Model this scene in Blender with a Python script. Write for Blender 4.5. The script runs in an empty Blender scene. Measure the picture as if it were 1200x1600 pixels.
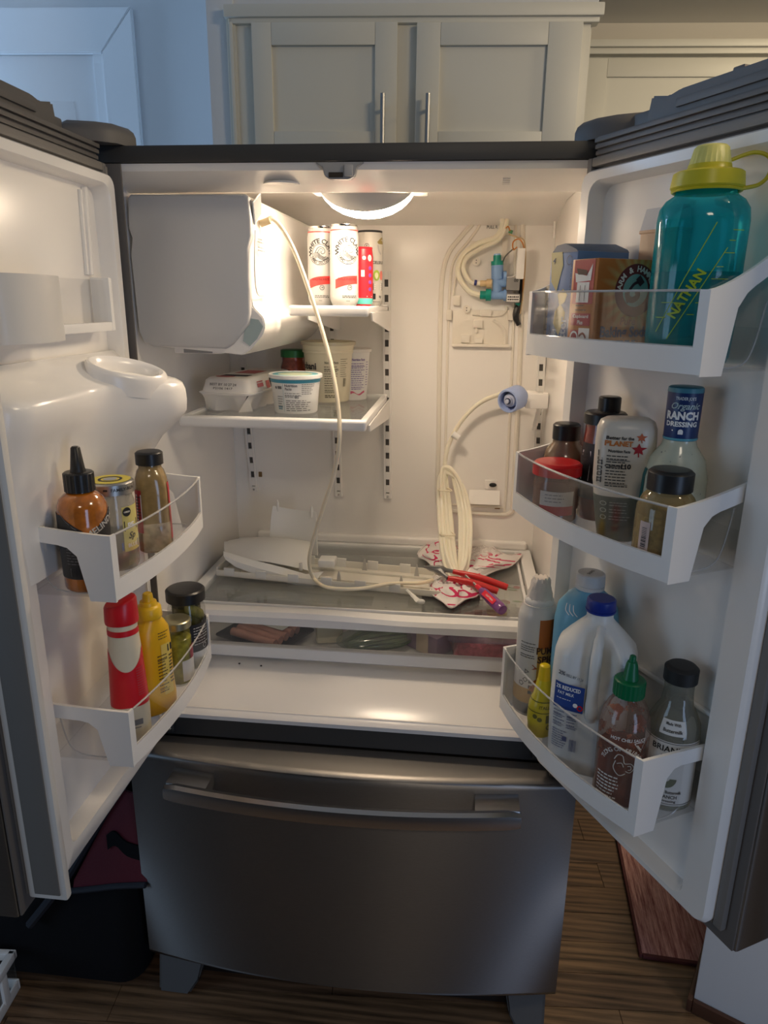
import bpy, bmesh, math, random
from mathutils import Vector, Matrix, noise
random.seed(7)
PI = math.pi
S = bpy.context.scene
C = S.collection
R = math.radians

# ------------------------------------------------------------------ camera
F = 1110.0                                   # focal length in pixels of the 1200x1600 frame
CAM = Vector((0.194, -1.2361, 1.5256))
yaw, pitch, roll = 0.1034, 0.2892, 0.0112
fw = Vector((-math.sin(yaw)*math.cos(pitch), math.cos(yaw)*math.cos(pitch), -math.sin(pitch)))
r0 = Vector((math.cos(yaw), math.sin(yaw), 0)); u0 = r0.cross(fw)
rt = math.cos(roll)*r0 + math.sin(roll)*u0
up = -math.sin(roll)*r0 + math.cos(roll)*u0
cd = bpy.data.cameras.new('camera'); cam = bpy.data.objects.new('camera', cd); C.objects.link(cam)
cd.sensor_fit = 'HORIZONTAL'; cd.sensor_width = 36.0; cd.lens = 36.0*F/1200.0; cd.clip_start = 0.02
M = Matrix.Identity(4)
for i in range(3):
    M[i][0] = rt[i]; M[i][1] = up[i]; M[i][2] = -fw[i]; M[i][3] = CAM[i]
cam.matrix_world = M
S.camera = cam

# ------------------------------------------------------------------ world, lamps, exposure
S.view_settings.view_transform = 'Standard'; S.view_settings.look = 'None'
S.view_settings.exposure = 0.12; S.view_settings.gamma = 1.0; S.view_settings.use_curve_mapping = False
S.cycles.transparent_max_bounces = 32; S.cycles.diffuse_bounces = 9; S.cycles.max_bounces = 16     # many clear panes, deep white box
w = bpy.data.worlds.new('world'); S.world = w; w.use_nodes = True
w.node_tree.nodes['Background'].inputs[0].default_value = (0.50, 0.55, 0.62, 1)
w.node_tree.nodes['Background'].inputs[1].default_value = 0.07
def area(name, loc, target, sx, sy, power, col):
    l = bpy.data.lights.new(name, 'AREA'); l.shape = 'RECTANGLE'; l.size = sx; l.size_y = sy
    l.energy = power; l.color = col
    o = bpy.data.objects.new(name, l); C.objects.link(o); o.location = loc
    o.rotation_euler = (Vector(target)-Vector(loc)).to_track_quat('-Z', 'Y').to_euler()
    return o
area('window_daylight', (-2.6, -1.55, 1.15), (0, -0.1, 0.5), 1.1, 1.6, 11, (0.50, 0.72, 1.0))
area('window_daylight_right', (1.75, -2.3, 1.0), (0.45, 0, 0.4), 0.6, 1.6, 9, (0.48, 0.66, 1.0))
area('hall_daylight', (-2.1, 0.98, 1.75), (-0.5, 1.12, 1.95), 0.35, 1.3, 18, (0.42, 0.66, 1.0))
area('kitchen_ceiling_lamp', (1.25, -0.55, 2.46), (0.3, 0.5, 1.2), 0.35, 0.35, 10.5, (1.0, 0.80, 0.54))
area('added_warm_fill_right', (1.7, 0.55, 2.46), (1.5, 1.2, 1.4), 0.3, 0.3, 13, (1.0, 0.82, 0.54))  # warm fill light, added to brighten the cabinets further back at right
area('kitchen_ceiling_lamp_behind', (0.35, -2.3, 2.46), (0.3, -2.0, 0), 0.4, 0.4, 6, (1.0, 0.84, 0.66))

# ------------------------------------------------------------------ rays: a picture point at a known depth
def ray(px, py): return fw + rt*((px-600)/F) - up*((py-800)/F)
def atY(px, py, y): d = ray(px, py); return CAM + d*((y-CAM.y)/d.y)
def atZ(px, py, z): d = ray(px, py); return CAM + d*((z-CAM.z)/d.z)
def atX(px, py, x): d = ray(px, py); return CAM + d*((x-CAM.x)/d.x)
def atP(px, py, p, n): d = ray(px, py); return CAM + d*((p-CAM).dot(n)/d.dot(n))
# door frames: s along the door from its hinge, d out of its inner face
DR = (Vector((.373, 0, 0)), Vector((.478, -.878, 0)).normalized()); DR = (DR[0], DR[1], Vector((DR[1].y, -DR[1].x, 0)))
DL = (Vector((-.405, 0, 0)), Vector((0, -1, 0)), Vector((1, 0, 0)))
def wd(D, s, d, z): p = D[0]+D[1]*s+D[2]*d; return Vector((p.x, p.y, z))

# ------------------------------------------------------------------ materials
MATS = {}
def nt(name):
    m = bpy.data.materials.new(name); m.use_nodes = True
    n = m.node_tree.nodes; n.clear(); return m, n, m.node_tree.links
def mat(name, col=None, rough=.4, metal=0, bump=0, bscale=60, var=0, vscale=8, spec=.5, coat=0, sss=0, stretch=None, trans=0, aniso=0):
    if name in MATS: return MATS[name]
    m, n, L = nt(name)
    o = n.new('ShaderNodeOutputMaterial'); b = n.new('ShaderNodeBsdfPrincipled'); L.new(b.outputs[0], o.inputs[0])
    b.inputs['Base Color'].default_value = (*col, 1); b.inputs['Roughness'].default_value = rough
    b.inputs['Metallic'].default_value = metal; b.inputs['Specular IOR Level'].default_value = spec
    b.inputs['Coat Weight'].default_value = coat
    if sss: b.inputs['Subsurface Weight'].default_value = sss; b.inputs['Subsurface Radius'].default_value = (.01, .008, .006)
    if aniso:
        b.inputs['Anisotropic'].default_value = aniso; tg = n.new('ShaderNodeTangent'); tg.direction_type = 'RADIAL'; tg.axis = 'Z'; b.inputs['Anisotropic Rotation'].default_value = .25; L.new(tg.outputs[0], b.inputs['Tangent'])
    if trans: b.inputs['Transmission Weight'].default_value = trans
    tc = n.new('ShaderNodeTexCoord'); mp = n.new('ShaderNodeMapping'); L.new(tc.outputs['Object'], mp.inputs[0])
    if stretch: mp.inputs['Scale'].default_value = stretch
    if var:
        t = n.new('ShaderNodeTexNoise'); t.inputs['Scale'].default_value = vscale; t.inputs['Detail'].default_value = 5
        L.new(mp.outputs[0], t.inputs['Vector'])
        r = n.new('ShaderNodeValToRGB'); r.color_ramp.elements[0].position = .3; r.color_ramp.elements[1].position = .7
        r.color_ramp.elements[0].color = (*[max(0, c*(1-var)) for c in col], 1); r.color_ramp.elements[1].color = (*[min(1, c*(1+var)) for c in col], 1)
        L.new(t.outputs['Fac'], r.inputs[0]); L.new(r.outputs[0], b.inputs['Base Color'])
    if bump:
        t2 = n.new('ShaderNodeTexNoise'); t2.inputs['Scale'].default_value = bscale; t2.inputs['Detail'].default_value = 3
        L.new(mp.outputs[0], t2.inputs['Vector'])
        bp = n.new('ShaderNodeBump'); bp.inputs['Strength'].default_value = bump; bp.inputs['Distance'].default_value = .002
        L.new(t2.outputs['Fac'], bp.inputs['Height']); L.new(bp.outputs[0], b.inputs['Normal'])
    MATS[name] = m; return m
def clear(name, tint=(.985, .985, .985), gloss=.06, rough=.06, milk=0, milkcol=(.8, .8, .8)):
    if name in MATS: return MATS[name]
    m, n, L = nt(name)
    o = n.new('ShaderNodeOutputMaterial'); t = n.new('ShaderNodeBsdfTransparent'); g = n.new('ShaderNodeBsdfGlossy')
    t.inputs[0].default_value = (*tint, 1); g.inputs['Roughness'].default_value = rough
    lw = n.new('ShaderNodeLayerWeight'); lw.inputs[0].default_value = .35
    mr = n.new('ShaderNodeMath'); mr.operation = 'MULTIPLY_ADD'; mr.inputs[1].default_value = .42 if gloss > .2 else .14; mr.inputs[2].default_value = gloss*.05
    L.new(lw.outputs['Fresnel'], mr.inputs[0])
    mx = n.new('ShaderNodeMixShader'); L.new(mr.outputs[0], mx.inputs[0]); L.new(g.outputs[0], mx.inputs[2])
    if milk:
        df = n.new('ShaderNodeBsdfDiffuse'); df.inputs[0].default_value = (*milkcol, 1)
        m2 = n.new('ShaderNodeMixShader'); m2.inputs[0].default_value = milk
        L.new(t.outputs[0], m2.inputs[1]); L.new(df.outputs[0], m2.inputs[2]); L.new(m2.outputs[0], mx.inputs[1])
    else: L.new(t.outputs[0], mx.inputs[1])
    L.new(mx.outputs[0], o.inputs[0]); MATS[name] = m; return m
def emit(name, col, st):
    m, n, L = nt(name); o = n.new('ShaderNodeOutputMaterial'); e = n.new('ShaderNodeEmission')
    e.inputs[0].default_value = (*col, 1); e.inputs[1].default_value = st; L.new(e.outputs[0], o.inputs[0]); return m

WHITE = mat('white_liner_plastic', (.89, .87, .84), .22, bump=.03, bscale=40, spec=.5)
BINW = mat('white_bin_plastic', (.82, .82, .81), .3)
RAILW = mat('white_painted_metal', (.84, .83, .81), .35)
CREAM = mat('cream_plastic', (.80, .76, .68), .4)
TUBE = mat('cream_tube', (.88, .79, .60), .35, spec=.5, sss=.15)
TUBEW = mat('milky_tube', (.86, .82, .68), .3, sss=.2)
SHADEG = mat('shaded_cover_plastic', (.60, .60, .60), .45, bump=.03, bscale=300)  # white ice maker cover, the shade on its front put into the grey
DKGREY = mat('dark_grey_painted_steel', (.050, .049, .048), .42, bump=.03, bscale=500)
CAPG = mat('taupe_cap_plastic', (.135, .125, .118), .5, bump=.04, bscale=300)
GASK = mat('taupe_gasket_rubber', (.20, .185, .17), .55)
BLACK = mat('black_plastic', (.012, .012, .013), .35)
SLOT = mat('slot_shade', (.09, .085, .08), .7)  # dark tone stands in for the shade inside slots and holes
STEEL = mat('brushed_stainless_steel', (.31, .30, .295), .42, metal=1, bump=.05, bscale=14, stretch=(1.2, 90, 90), var=.05, vscale=14, aniso=.92)
STEELB = mat('satin_steel_handle', (.50, .49, .48), .27, metal=1)
CHROME = mat('chrome', (.65, .64, .62), .15, metal=1)
CLEAR = clear('clear_bin_plastic')
GLASS = clear('shelf_glass', (.985, .995, .99), .5, .03, .07, (.74, .77, .72))  # milky green-grey part paints in the pale reflection on the panes
GLASSJ = clear('jar_glass', (.97, .97, .96), .5, .04)
FROST = clear('frosted_drawer_plastic', (.985, .985, .985), .1, .25, milk=.05, milkcol=(.82, .81, .79))
WALLM = mat('painted_wall', (.62, .63, .64), .75, bump=.06, bscale=120)
WALLC = mat('painted_wall_warm', (.66, .62, .56), .75, bump=.06, bscale=120)
CEILM = mat('ceiling_paint', (.75, .75, .74), .8, bump=.05, bscale=150)
TRIMW = mat('white_trim_paint', (.74, .75, .76), .4, bump=.02, bscale=90)
CABW = mat('painted_cabinet', (.62, .60, .525), .42, bump=.03, bscale=70)
INK = mat('black_ink', (.02, .02, .022), .5)
INKG = mat('grey_ink', (.16, .16, .17), .5)
PAPER = mat('white_label_paper', (.80, .80, .78), .5)
RED = mat('red_plastic', (.62, .012, .022), .3)
WHT = mat('white_print', (.85, .85, .84), .5)

# ------------------------------------------------------------------ mesh helpers
def rootm(o):
    m = Matrix.Identity(4)
    while o is not None:
        m = o.matrix_basis @ m; o = o.parent
    return m
def obj(name, bm, m, parent=None, local=False, smooth=True, kind=None, label=None, ang=40):
    me = bpy.data.meshes.new(name)
    if not local and parent is not None: bm.transform(rootm(parent).inverted())
    bmesh.ops.recalc_face_normals(bm, faces=bm.faces)
    if smooth:
        for f in bm.faces: f.smooth = True
        lim = R(ang)
        for e in bm.edges:
            if len(e.link_faces) == 2 and e.calc_face_angle(0) > lim: e.smooth = False
    bm.to_mesh(me); bm.free()
    for k in (m if isinstance(m, (list, tuple)) else [m]): me.materials.append(k)
    o = bpy.data.objects.new(name, me); C.objects.link(o)
    if parent is not None: o.parent = parent
    if kind: o['kind'] = kind
    if label: o['label'] = label
    return o
def thing(name, label, cat, loc=(0, 0, 0), rz=0, group=None):
    o = bpy.data.objects.new(name, None); C.objects.link(o); o.empty_display_size = .03
    o.location = loc; o.rotation_euler = (0, 0, rz); o['label'] = label; o['category'] = cat
    if group: o['group'] = group
    return o
def struct(name, bm, m, **k): return obj(name, bm, m, kind='structure', **k)
def B(): return bmesh.new()
def mrg(bm, other):
    me = bpy.data.meshes.new('t'); other.to_mesh(me); other.free(); bm.from_mesh(me); bpy.data.meshes.remove(me)
def box(bm, x0, x1, y0, y1, z0, z1, bev=0, seg=2, f=None):
    t = B()
    vs = [t.verts.new((x, y, z)) for x in (x0, x1) for y in (y0, y1) for z in (z0, z1)]
    for q in ((0, 1, 3, 2), (4, 6, 7, 5), (0, 4, 5, 1), (2, 3, 7, 6), (0, 2, 6, 4), (1, 5, 7, 3)): t.faces.new([vs[i] for i in q])
    bmesh.ops.recalc_face_normals(t, faces=t.faces)
    if bev: bmesh.ops.bevel(t, geom=list(t.edges), offset=bev, segments=seg, affect='EDGES', profile=.6)
    if f:
        for v in t.verts: v.co = f(v.co)
    mrg(bm, t); return bm
def loft(bm, rings, cap0=True, cap1=True, closed=True):
    vr = [[bm.verts.new(p) for p in r] for r in rings]
    n = len(vr[0])
    for a, b in zip(vr, vr[1:]):
        for i in range(n if closed else n-1):
            j = (i+1) % n; bm.faces.new((a[i], a[j], b[j], b[i]))
    if cap0: bm.faces.new(vr[0][::-1])
    if cap1: bm.faces.new(vr[-1])
    return bm
def cat(pts, n=6, closed=False):
    pts = [Vector(p) for p in pts]; out = []
    m = len(pts)
    for i in range(m if closed else m-1):
        if closed: p0, p1, p2, p3 = pts[i-1], pts[i], pts[(i+1) % m], pts[(i+2) % m]
        else: p0, p1, p2, p3 = pts[max(i-1, 0)], pts[i], pts[i+1], pts[min(i+2, m-1)]
        for k in range(n):
            t = k/n
            out.append(.5*((2*p1)+(p2-p0)*t+(2*p0-5*p1+4*p2-p3)*t*t+(3*p1-p0-3*p2+p3)*t**3))
    if not closed: out.append(pts[-1])
    return out
def tube(bm, pts, r, seg=8, closed=False, smooth=6, ry=None):
    p = cat(pts, smooth, closed) if smooth else [Vector(a) for a in pts]
    n = len(p); rings = []; prev = None
    for i in range(n):
        a = p[i-1] if (i > 0 or closed) else p[i]; b = p[(i+1) % n] if (i < n-1 or closed) else p[i]
        t = (b-a).normalized()
        if prev is None:
            prev = t.cross(Vector((0, 0, 1)))
            if prev.length < .1: prev = t.cross(Vector((1, 0, 0)))
        nn = (prev - t*prev.dot(t)).normalized(); prev = nn; bb = t.cross(nn)
        rr = r[min(int(i*len(r)/n), len(r)-1)] if isinstance(r, (list, tuple)) else r
        rings.append([p[i]+nn*rr*math.cos(2*PI*k/seg)+bb*(ry or rr)*math.sin(2*PI*k/seg) for k in range(seg)])
    if closed: rings.append(rings[0][:]); loft(bm, rings, False, False); bmesh.ops.remove_doubles(bm, verts=bm.verts, dist=1e-6)
    else: loft(bm, rings)
    return bm
def prism(bm, poly, f0, f1, bev=0):
    t = B(); a = [t.verts.new(f0(*p)) for p in poly]; b = [t.verts.new(f1(*p)) for p in poly]
    n = len(poly); t.faces.new(a[::-1]); t.faces.new(b)
    for i in range(n): t.faces.new((a[i], a[(i+1) % n], b[(i+1) % n], b[i]))
    bmesh.ops.recalc_face_normals(t, faces=t.faces)
    if bev: bmesh.ops.bevel(t, geom=list(t.edges), offset=bev, segments=2, affect='EDGES')
    mrg(bm, t); return bm
def sheet(bm, g):                                 # grid of points
    v = [[bm.verts.new(p) for p in r] for r in g]
    for i in range(len(v)-1):
        for j in range(len(v[0])-1): bm.faces.new((v[i][j], v[i+1][j], v[i+1][j+1], v[i][j+1]))
    return bm
def solid(bm, th):
    bmesh.ops.recalc_face_normals(bm, faces=bm.faces)
    bmesh.ops.solidify(bm, geom=list(bm.faces), thickness=th); return bm
def rrect(x0, x1, y0, y1, r, n=5):
    out = []
    for cx, cy, a in ((x1-r, y1-r, 0), (x0+r, y1-r, 90), (x0+r, y0+r, 180), (x1-r, y0+r, 270)):
        for k in range(n+1): t = R(a+90*k/n); out.append((cx+r*math.cos(t), cy+r*math.sin(t)))
    return out
def sphere(bm, c, rx, ry=None, rz=None, u=14, v=9):
    ry = ry or rx; rz = rz or rx; c = Vector(c)
    bmesh.ops.create_uvsphere(bm, u_segments=u, v_segments=v, radius=1, matrix=Matrix.Translation(c) @ Matrix.Diagonal((rx, ry, rz, 1))); return bm
class Body:                                       # container: sections (z, rx, ry, n); theta 0 is the local -Y side
    def __init__(s, prof): s.p = [q if len(q) == 4 else (q[0], q[1], q[1], 2) for q in prof]
    def rad(s, t, z):
        p = s.p
        if z <= p[0][0]: a = b = p[0]; k = 0
        else:
            for a, b in zip(p, p[1:]):
                if a[0] <= z <= b[0]: break
            else: a = b = p[-1]
            k = 0 if b[0] == a[0] else min(1, max(0, (z-a[0])/(b[0]-a[0])))
        rx = a[1]+(b[1]-a[1])*k; ry = a[2]+(b[2]-a[2])*k; n = a[3]+(b[3]-a[3])*k
        return (abs(math.sin(t)/max(rx, 1e-5))**n+abs(math.cos(t)/max(ry, 1e-5))**n)**(-1/n)
    def pt(s, t, z, e=0):
        r = s.rad(t, z)+e; return Vector((r*math.sin(t), -r*math.cos(t), z))
    def mesh(s, seg=36, z0=None, z1=None, sc=1, cap=True):
        bm = B(); rings = []
        for q in s.p:
            if (z0 is not None and q[0] < z0-1e-6) or (z1 is not None and q[0] > z1+1e-6): continue
            ring = []
            for k in range(seg):
                t = 2*PI*k/seg
                r = (abs(math.sin(t)/max(q[1], 1e-5))**q[3]+abs(math.cos(t)/max(q[2], 1e-5))**q[3])**(-1/q[3])*sc
                ring.append((r*math.sin(t), -r*math.cos(t), q[0]))
            rings.append(ring)
        return loft(bm, rings, cap, cap)
    def patch(s, t0, t1, z0, z1, e=.0006, nt_=18, zs=None):
        zz = sorted(set([z0, z1]+[q[0] for q in s.p if z0 < q[0] < z1])); bm = B()
        return sheet(bm, [[s.pt(t0+(t1-t0)*i/nt_, z, e) for i in range(nt_+1)] for z in zz])
    def flat(s, t0, zc, e=.001):                  # mapping for print: x along the girth, y up
        r = s.rad(t0, zc); return lambda x, y: s.pt(t0+x/r, zc+y, e)
_tc = {}
def text_mesh(tx, bold=0):
    key = (tx, bold)
    if key in _tc: return _tc[key]
    cu = bpy.data.curves.new('t', 'FONT'); cu.body = tx; cu.resolution_u = 2; cu.align_x = 'CENTER'; cu.align_y = 'CENTER'
    if bold: cu.offset = bold
    o = bpy.data.objects.new('t', cu); C.objects.link(o)
    dg = bpy.context.evaluated_depsgraph_get(); me = bpy.data.meshes.new_from_object(o.evaluated_get(dg))
    C.objects.unlink(o); bpy.data.objects.remove(o); bpy.data.curves.remove(cu)
    vs = [(v.co.x, v.co.y) for v in me.vertices]; fs = [tuple(p.vertices) for p in me.polygons]; bpy.data.meshes.remove(me)
    _tc[key] = (vs, fs); return vs, fs
def text(bm, tx, h, f, x=0, y=0, w=None, bold=.02, rot=0, shear=0, arc=None):
    vs, fs = text_mesh(tx, bold)
    if not vs: return bm
    xs = [v[0] for v in vs]; sx = h if w is None else w/(max(xs)-min(xs)); c, s_ = math.cos(rot), math.sin(rot)
    nv = []
    for a, b in vs:
        a, b = a*sx+b*h*shear, b*h
        if arc: r = arc+b; a, b = r*math.sin(a/arc), r*math.cos(a/arc)
        a, b = a*c-b*s_, a*s_+b*c
        nv.append(bm.verts.new(f(x+a, y+b)))
    for q in fs:
        try: bm.faces.new([nv[i] for i in q])
        except ValueError: pass
    return bm
def quad(bm, f, x0, x1, y0, y1, nx=1):
    return sheet(bm, [[f(x0+(x1-x0)*i/nx, y) for i in range(nx+1)] for y in (y0, y1)])
def lines(bm, f, x0, x1, ys, h, fill=.8, rag=.35, words=True):   # rows of fine print
    for y in ys:
        x = x0; xe = x1-(x1-x0)*rag*random.random()
        while x < xe:
            l = (x1-x0)*random.uniform(.08, .2) if words else xe-x
            quad(bm, f, x, min(x+l, xe), y-h/2, y+h/2); x += l+(x1-x0)*.035
    return bm
def barcode(bm, f, x0, x1, y0, y1, n=16):
    d = (x1-x0)/n
    for i in range(n):
        if random.random() < .85: quad(bm, f, x0+i*d, x0+i*d+d*random.uniform(.25, .75), y0, y1)
    return bm
def ringp(bm, f, r, wd_, a0=0, a1=2*PI, n=28, x=0, y=0, ry=None):
    ry = ry or r; k = ry/r
    return sheet(bm, [[f(x+q*math.cos(a0+(a1-a0)*i/n), y+q*k*math.sin(a0+(a1-a0)*i/n)) for i in range(n+1)] for q in (r-wd_/2, r+wd_/2)])
def disc(bm, f, r, x=0, y=0, n=16, ry=None):
    ry = ry or r
    vs = [bm.verts.new(f(x+r*math.cos(2*PI*i/n), y+ry*math.sin(2*PI*i/n))) for i in range(n)]; bm.faces.new(vs); return bm
def poly(bm, f, pts): bm.faces.new([bm.verts.new(f(*p)) for p in pts]); return bm
def stroke(bm, f, pts, wdt, n=5):
    p = cat([(a, b, 0) for a, b in pts], n); rows = [[], []]
    for i, q in enumerate(p):
        t = (p[min(i+1, len(p)-1)]-p[max(i-1, 0)]).normalized(); nn = Vector((-t.y, t.x, 0))*wdt/2
        rows[0].append(f(*(q+nn).xy)); rows[1].append(f(*(q-nn).xy))
    return sheet(bm, rows)
def screwcap(r, h, top=.002, ribs=0, r2=None):
    r2 = r2 or r; bm = B(); n = ribs*2 if ribs else 32; rings = []
    for z, q in ((0, r), (h-top, r2), (h-.0004, r2-top), (h, r2-top*1.8)):
        rings.append([((q*(1-(.045 if ribs and k % 2 and z < h-top/2 else 0)))*math.sin(2*PI*k/n), -(q*(1-(.045 if ribs and k % 2 and z < h-top/2 else 0)))*math.cos(2*PI*k/n), z) for k in range(n)])
    return loft(bm, rings)
def lift(bm, z, x=0, y=0): bm.transform(Matrix.Translation((x, y, z))); return bm
def face_rz(x, y): return math.atan2(CAM.y-y, CAM.x-x)+PI/2

# ================================================================== ROOM
KA = R(3.5); KX = Vector((math.cos(KA), math.sin(KA), 0)); KY = Vector((-math.sin(KA), math.cos(KA), 0)); K0 = Vector((0, .78, 0))
def kp(px, py, off=0):                            # point of the kitchen wall plane -> (along, height)
    p = atP(px, py, K0+KY*off, KY); return (p-K0).dot(KX), p.z
def kw(x, y, z): p = K0+KX*x+KY*y; return Vector((p.x, p.y, z))
kf = lambda v: kw(*v)
def kbox(bm, x0, x1, y0, y1, z0, z1, bev=0, seg=2): return box(bm, x0, x1, y0, y1, z0, z1, bev, seg, kf)
# floor: one object, planks as its parts
sub = struct('floor', box(B(), -3.2, 3.6, -3.2, 2.6, -.06, -.012), mat('subfloor', (.02, .015, .012), .8))
def plankmat(k, col):
    m, n, L = nt('dark_oak_%d' % k)
    o = n.new('ShaderNodeOutputMaterial'); b = n.new('ShaderNodeBsdfPrincipled'); L.new(b.outputs[0], o.inputs[0])
    tc = n.new('ShaderNodeTexCoord'); mp = n.new('ShaderNodeMapping'); mp.inputs['Scale'].default_value = (1.1, 10, 1); mp.inputs['Location'].default_value = (k*3.1, k*1.7, 0)
    L.new(tc.outputs['Object'], mp.inputs[0])
    wv = n.new('ShaderNodeTexWave'); wv.wave_type = 'BANDS'; wv.bands_direction = 'Y'; wv.inputs['Scale'].default_value = 1.5; wv.inputs['Distortion'].default_value = 9; wv.inputs['Detail'].default_value = 3; wv.inputs['Detail Scale'].default_value = .8
    L.new(mp.outputs[0], wv.inputs[0])
    nz = n.new('ShaderNodeTexNoise'); nz.inputs['Scale'].default_value = 1.0; nz.inputs['Detail'].default_value = 9; nz.inputs['Roughness'].default_value = .7; mp2 = n.new('ShaderNodeMapping'); mp2.inputs['Scale'].default_value = (3.2, 75, 1); mp2.inputs['Location'].default_value = (k*2.3, k*4.1, 0); L.new(tc.outputs['Object'], mp2.inputs[0]); L.new(mp2.outputs[0], nz.inputs[0])
    wm = n.new('ShaderNodeMath'); wm.operation = 'MULTIPLY'; wm.inputs[1].default_value = .17; L.new(wv.outputs['Fac'], wm.inputs[0]); mx = n.new('ShaderNodeMath'); mx.operation = 'ADD'; L.new(wm.outputs[0], mx.inputs[0]); L.new(nz.outputs['Fac'], mx.inputs[1])
    r = n.new('ShaderNodeValToRGB'); e = r.color_ramp.elements; e[0].position = .36; e[1].position = .74
    e[0].color = (*[c*.30 for c in col], 1); e[1].color = (*[c*1.9 for c in col], 1)
    L.new(mx.outputs[0], r.inputs[0]); L.new(r.outputs[0], b.inputs['Base Color'])
    b.inputs['Roughness'].default_value = .42
    bp = n.new('ShaderNodeBump'); bp.inputs['Strength'].default_value = .25; bp.inputs['Distance'].default_value = .002; L.new(mx.outputs[0], bp.inputs['Height']); L.new(bp.outputs[0], b.inputs['Normal'])
    return m
OAK = [plankmat(i, c) for i, c in enumerate([(.115, .068, .038), (.098, .058, .034), (.13, .078, .042), (.105, .06, .032)])]
PW = .088
for i in range(26):
    y = -1.15+i*PW; x = -1.35-random.uniform(0, .7)
    while x < 1.35:
        l = random.uniform(.55, 1.15)
        bm = B(); kbox(bm, x+.0008, x+l-.0008, y+.0008-.78, y+PW-.0008-.78, -.012, -.0005+random.uniform(-.0006, .0004))
        obj('floor_plank', bm, random.choice(OAK), sub, smooth=False); x += l
# walls
x326, _ = kp(327, 120); x356, z356 = kp(356, 14); xr, _ = kp(935, 30)
struct('wall_back', kbox(kbox(B(), x326, x356+.012, .0, .5, 0, 2.52, .002), x356, xr-.005, .36, .46, 0, 2.52), WALLM)
struct('wall_back_soffit', kbox(B(), x356+.0005, xr, .01, .36, z356+.004, 2.52), WALLM)
struct('wall_hall', kbox(B(), -2.6, x326+.6, .50, .60, 0, 2.52), WALLM)
struct('wall_right', kbox(B(), xr-.4, 3.4, 1.05, 1.15, 0, 2.52), WALLC)
struct('ceiling', kbox(B(), -3.2, 3.4, -3.8, 1.2, 2.52, 2.6), CEILM)
# hall door with mitred casing (plane of the hall wall)
HO = .50-.018
dx0, dz1 = kp(205, 11, HO); dxi, dzi = kp(159, 83, HO)
dr = struct('door_1', kbox(B(), dxi-.80, dxi+.0, HO+.03, HO+.016, .01, dzi, .003), TRIMW)
obj('door_panel', kbox(kbox(kbox(B(), dxi-.69, dxi-.11, HO+.022, HO+.012, 1.05, dzi-.13, .006), dxi-.69, dxi-.11, HO+.022, HO+.012, .12, .95, .006), dxi-.03, dxi-.002, HO+.016, HO+.004, .01, dzi), TRIMW, dr)
bm = B()
cw = dx0-dxi
def casing(pts): prism(bm, pts, lambda a, b: kw(a, HO+.017, b), lambda a, b: kw(a, HO-.004, b), .003)
casing([(dxi, 0), (dx0, 0), (dx0, dz1-.0004), (dxi, dzi)])
casing([(dxi-.0006, dzi), (dx0-.0012, dz1), (dxi-.80-cw, dz1), (dxi-.80, dzi)])
casing([(dxi-.80, 0), (dxi-.80-cw, 0), (dxi-.80-cw, dz1-.0004), (dxi-.80, dzi)])
struct('trim_1', bm, TRIMW)

# upper cabinet over the refrigerator
a0, zc = kp(356, 14); a1, _ = kp(941, 10); zb = 1.80
zd = kp(394, 34)[1]
cab = thing('upper_cabinet', 'painted two-door cabinet high on the wall above the open fridge', 'cabinet', kw((a0+a1)/2, .1, zb), KA)
obj('cabinet_box', kbox(kbox(B(), a0+.012, a1-.02, .004, .34, zb, zc-.002), a0+.02, a1-.026, -.0145, .006, zb, zc-.02, .0015), CABW, cab)
bm = B(); kbox(bm, a0-.004, a1, -.034, .01, zc-.028, zc, .004); kbox(bm, a0+.004, a1-.008, -.026, .01, zc-.040, zc-.026, .004)
obj('crown_moulding', bm, CABW, cab)
bm = B(); kbox(bm, a0-.002, a0+.022, -.020, .01, zb, zc-.027, .004); kbox(bm, a0+.006, a0+.016, -.026, -.01, zb, zc-.027, .003)
obj('side_moulding', bm, CABW, cab)
for (p0, p1, q0, q1, hx) in ((393, 621, 424, 586, 598), (651, 910, 688, 856, 669)):
    x0, _ = kp(p0, 60, -.035); x1, _ = kp(p1, 60, -.035); i0, _ = kp(q0, 70, -.035); i1, zi = kp(q1, 70, -.035); _, zi0 = kp(q0, 205, -.035)
    o0, o1 = -.0155, -.036; ztop = kp(p0, 35, -.035)[1]
    d = obj('cabinet_door', kbox(B(), i0-.008, i1+.008, o0-.011, o0, zi0-.008, zi+.008), CABW, cab)
    bm = B()
    for (u0, u1, v0, v1) in ((x0, i0, zb+.01, ztop), (i1, x1, zb+.01, ztop), (i0+.0003, i1-.0003, zi, ztop), (i0+.0003, i1-.0003, zb+.01, zi0)): kbox(bm, u0, u1, o1, o0, v0, v1, .0015)
    obj('door_rail_frame', bm, CABW, d)
    hx_, hz = kp(hx, 146, -.065)
    bm = B(); tube(bm, [kw(hx_, -.066, hz), kw(hx_, -.066, hz-.16)], .006, 12, smooth=0)
    for zz in (hz-.03, hz-.13): tube(bm, [kw(hx_, -.034, zz), kw(hx_, -.066, zz)], .0045, 8, smooth=0)
    obj('bar_handle', bm, mat('brushed_nickel', (.34, .34, .34), .38, 1), d)
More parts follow.
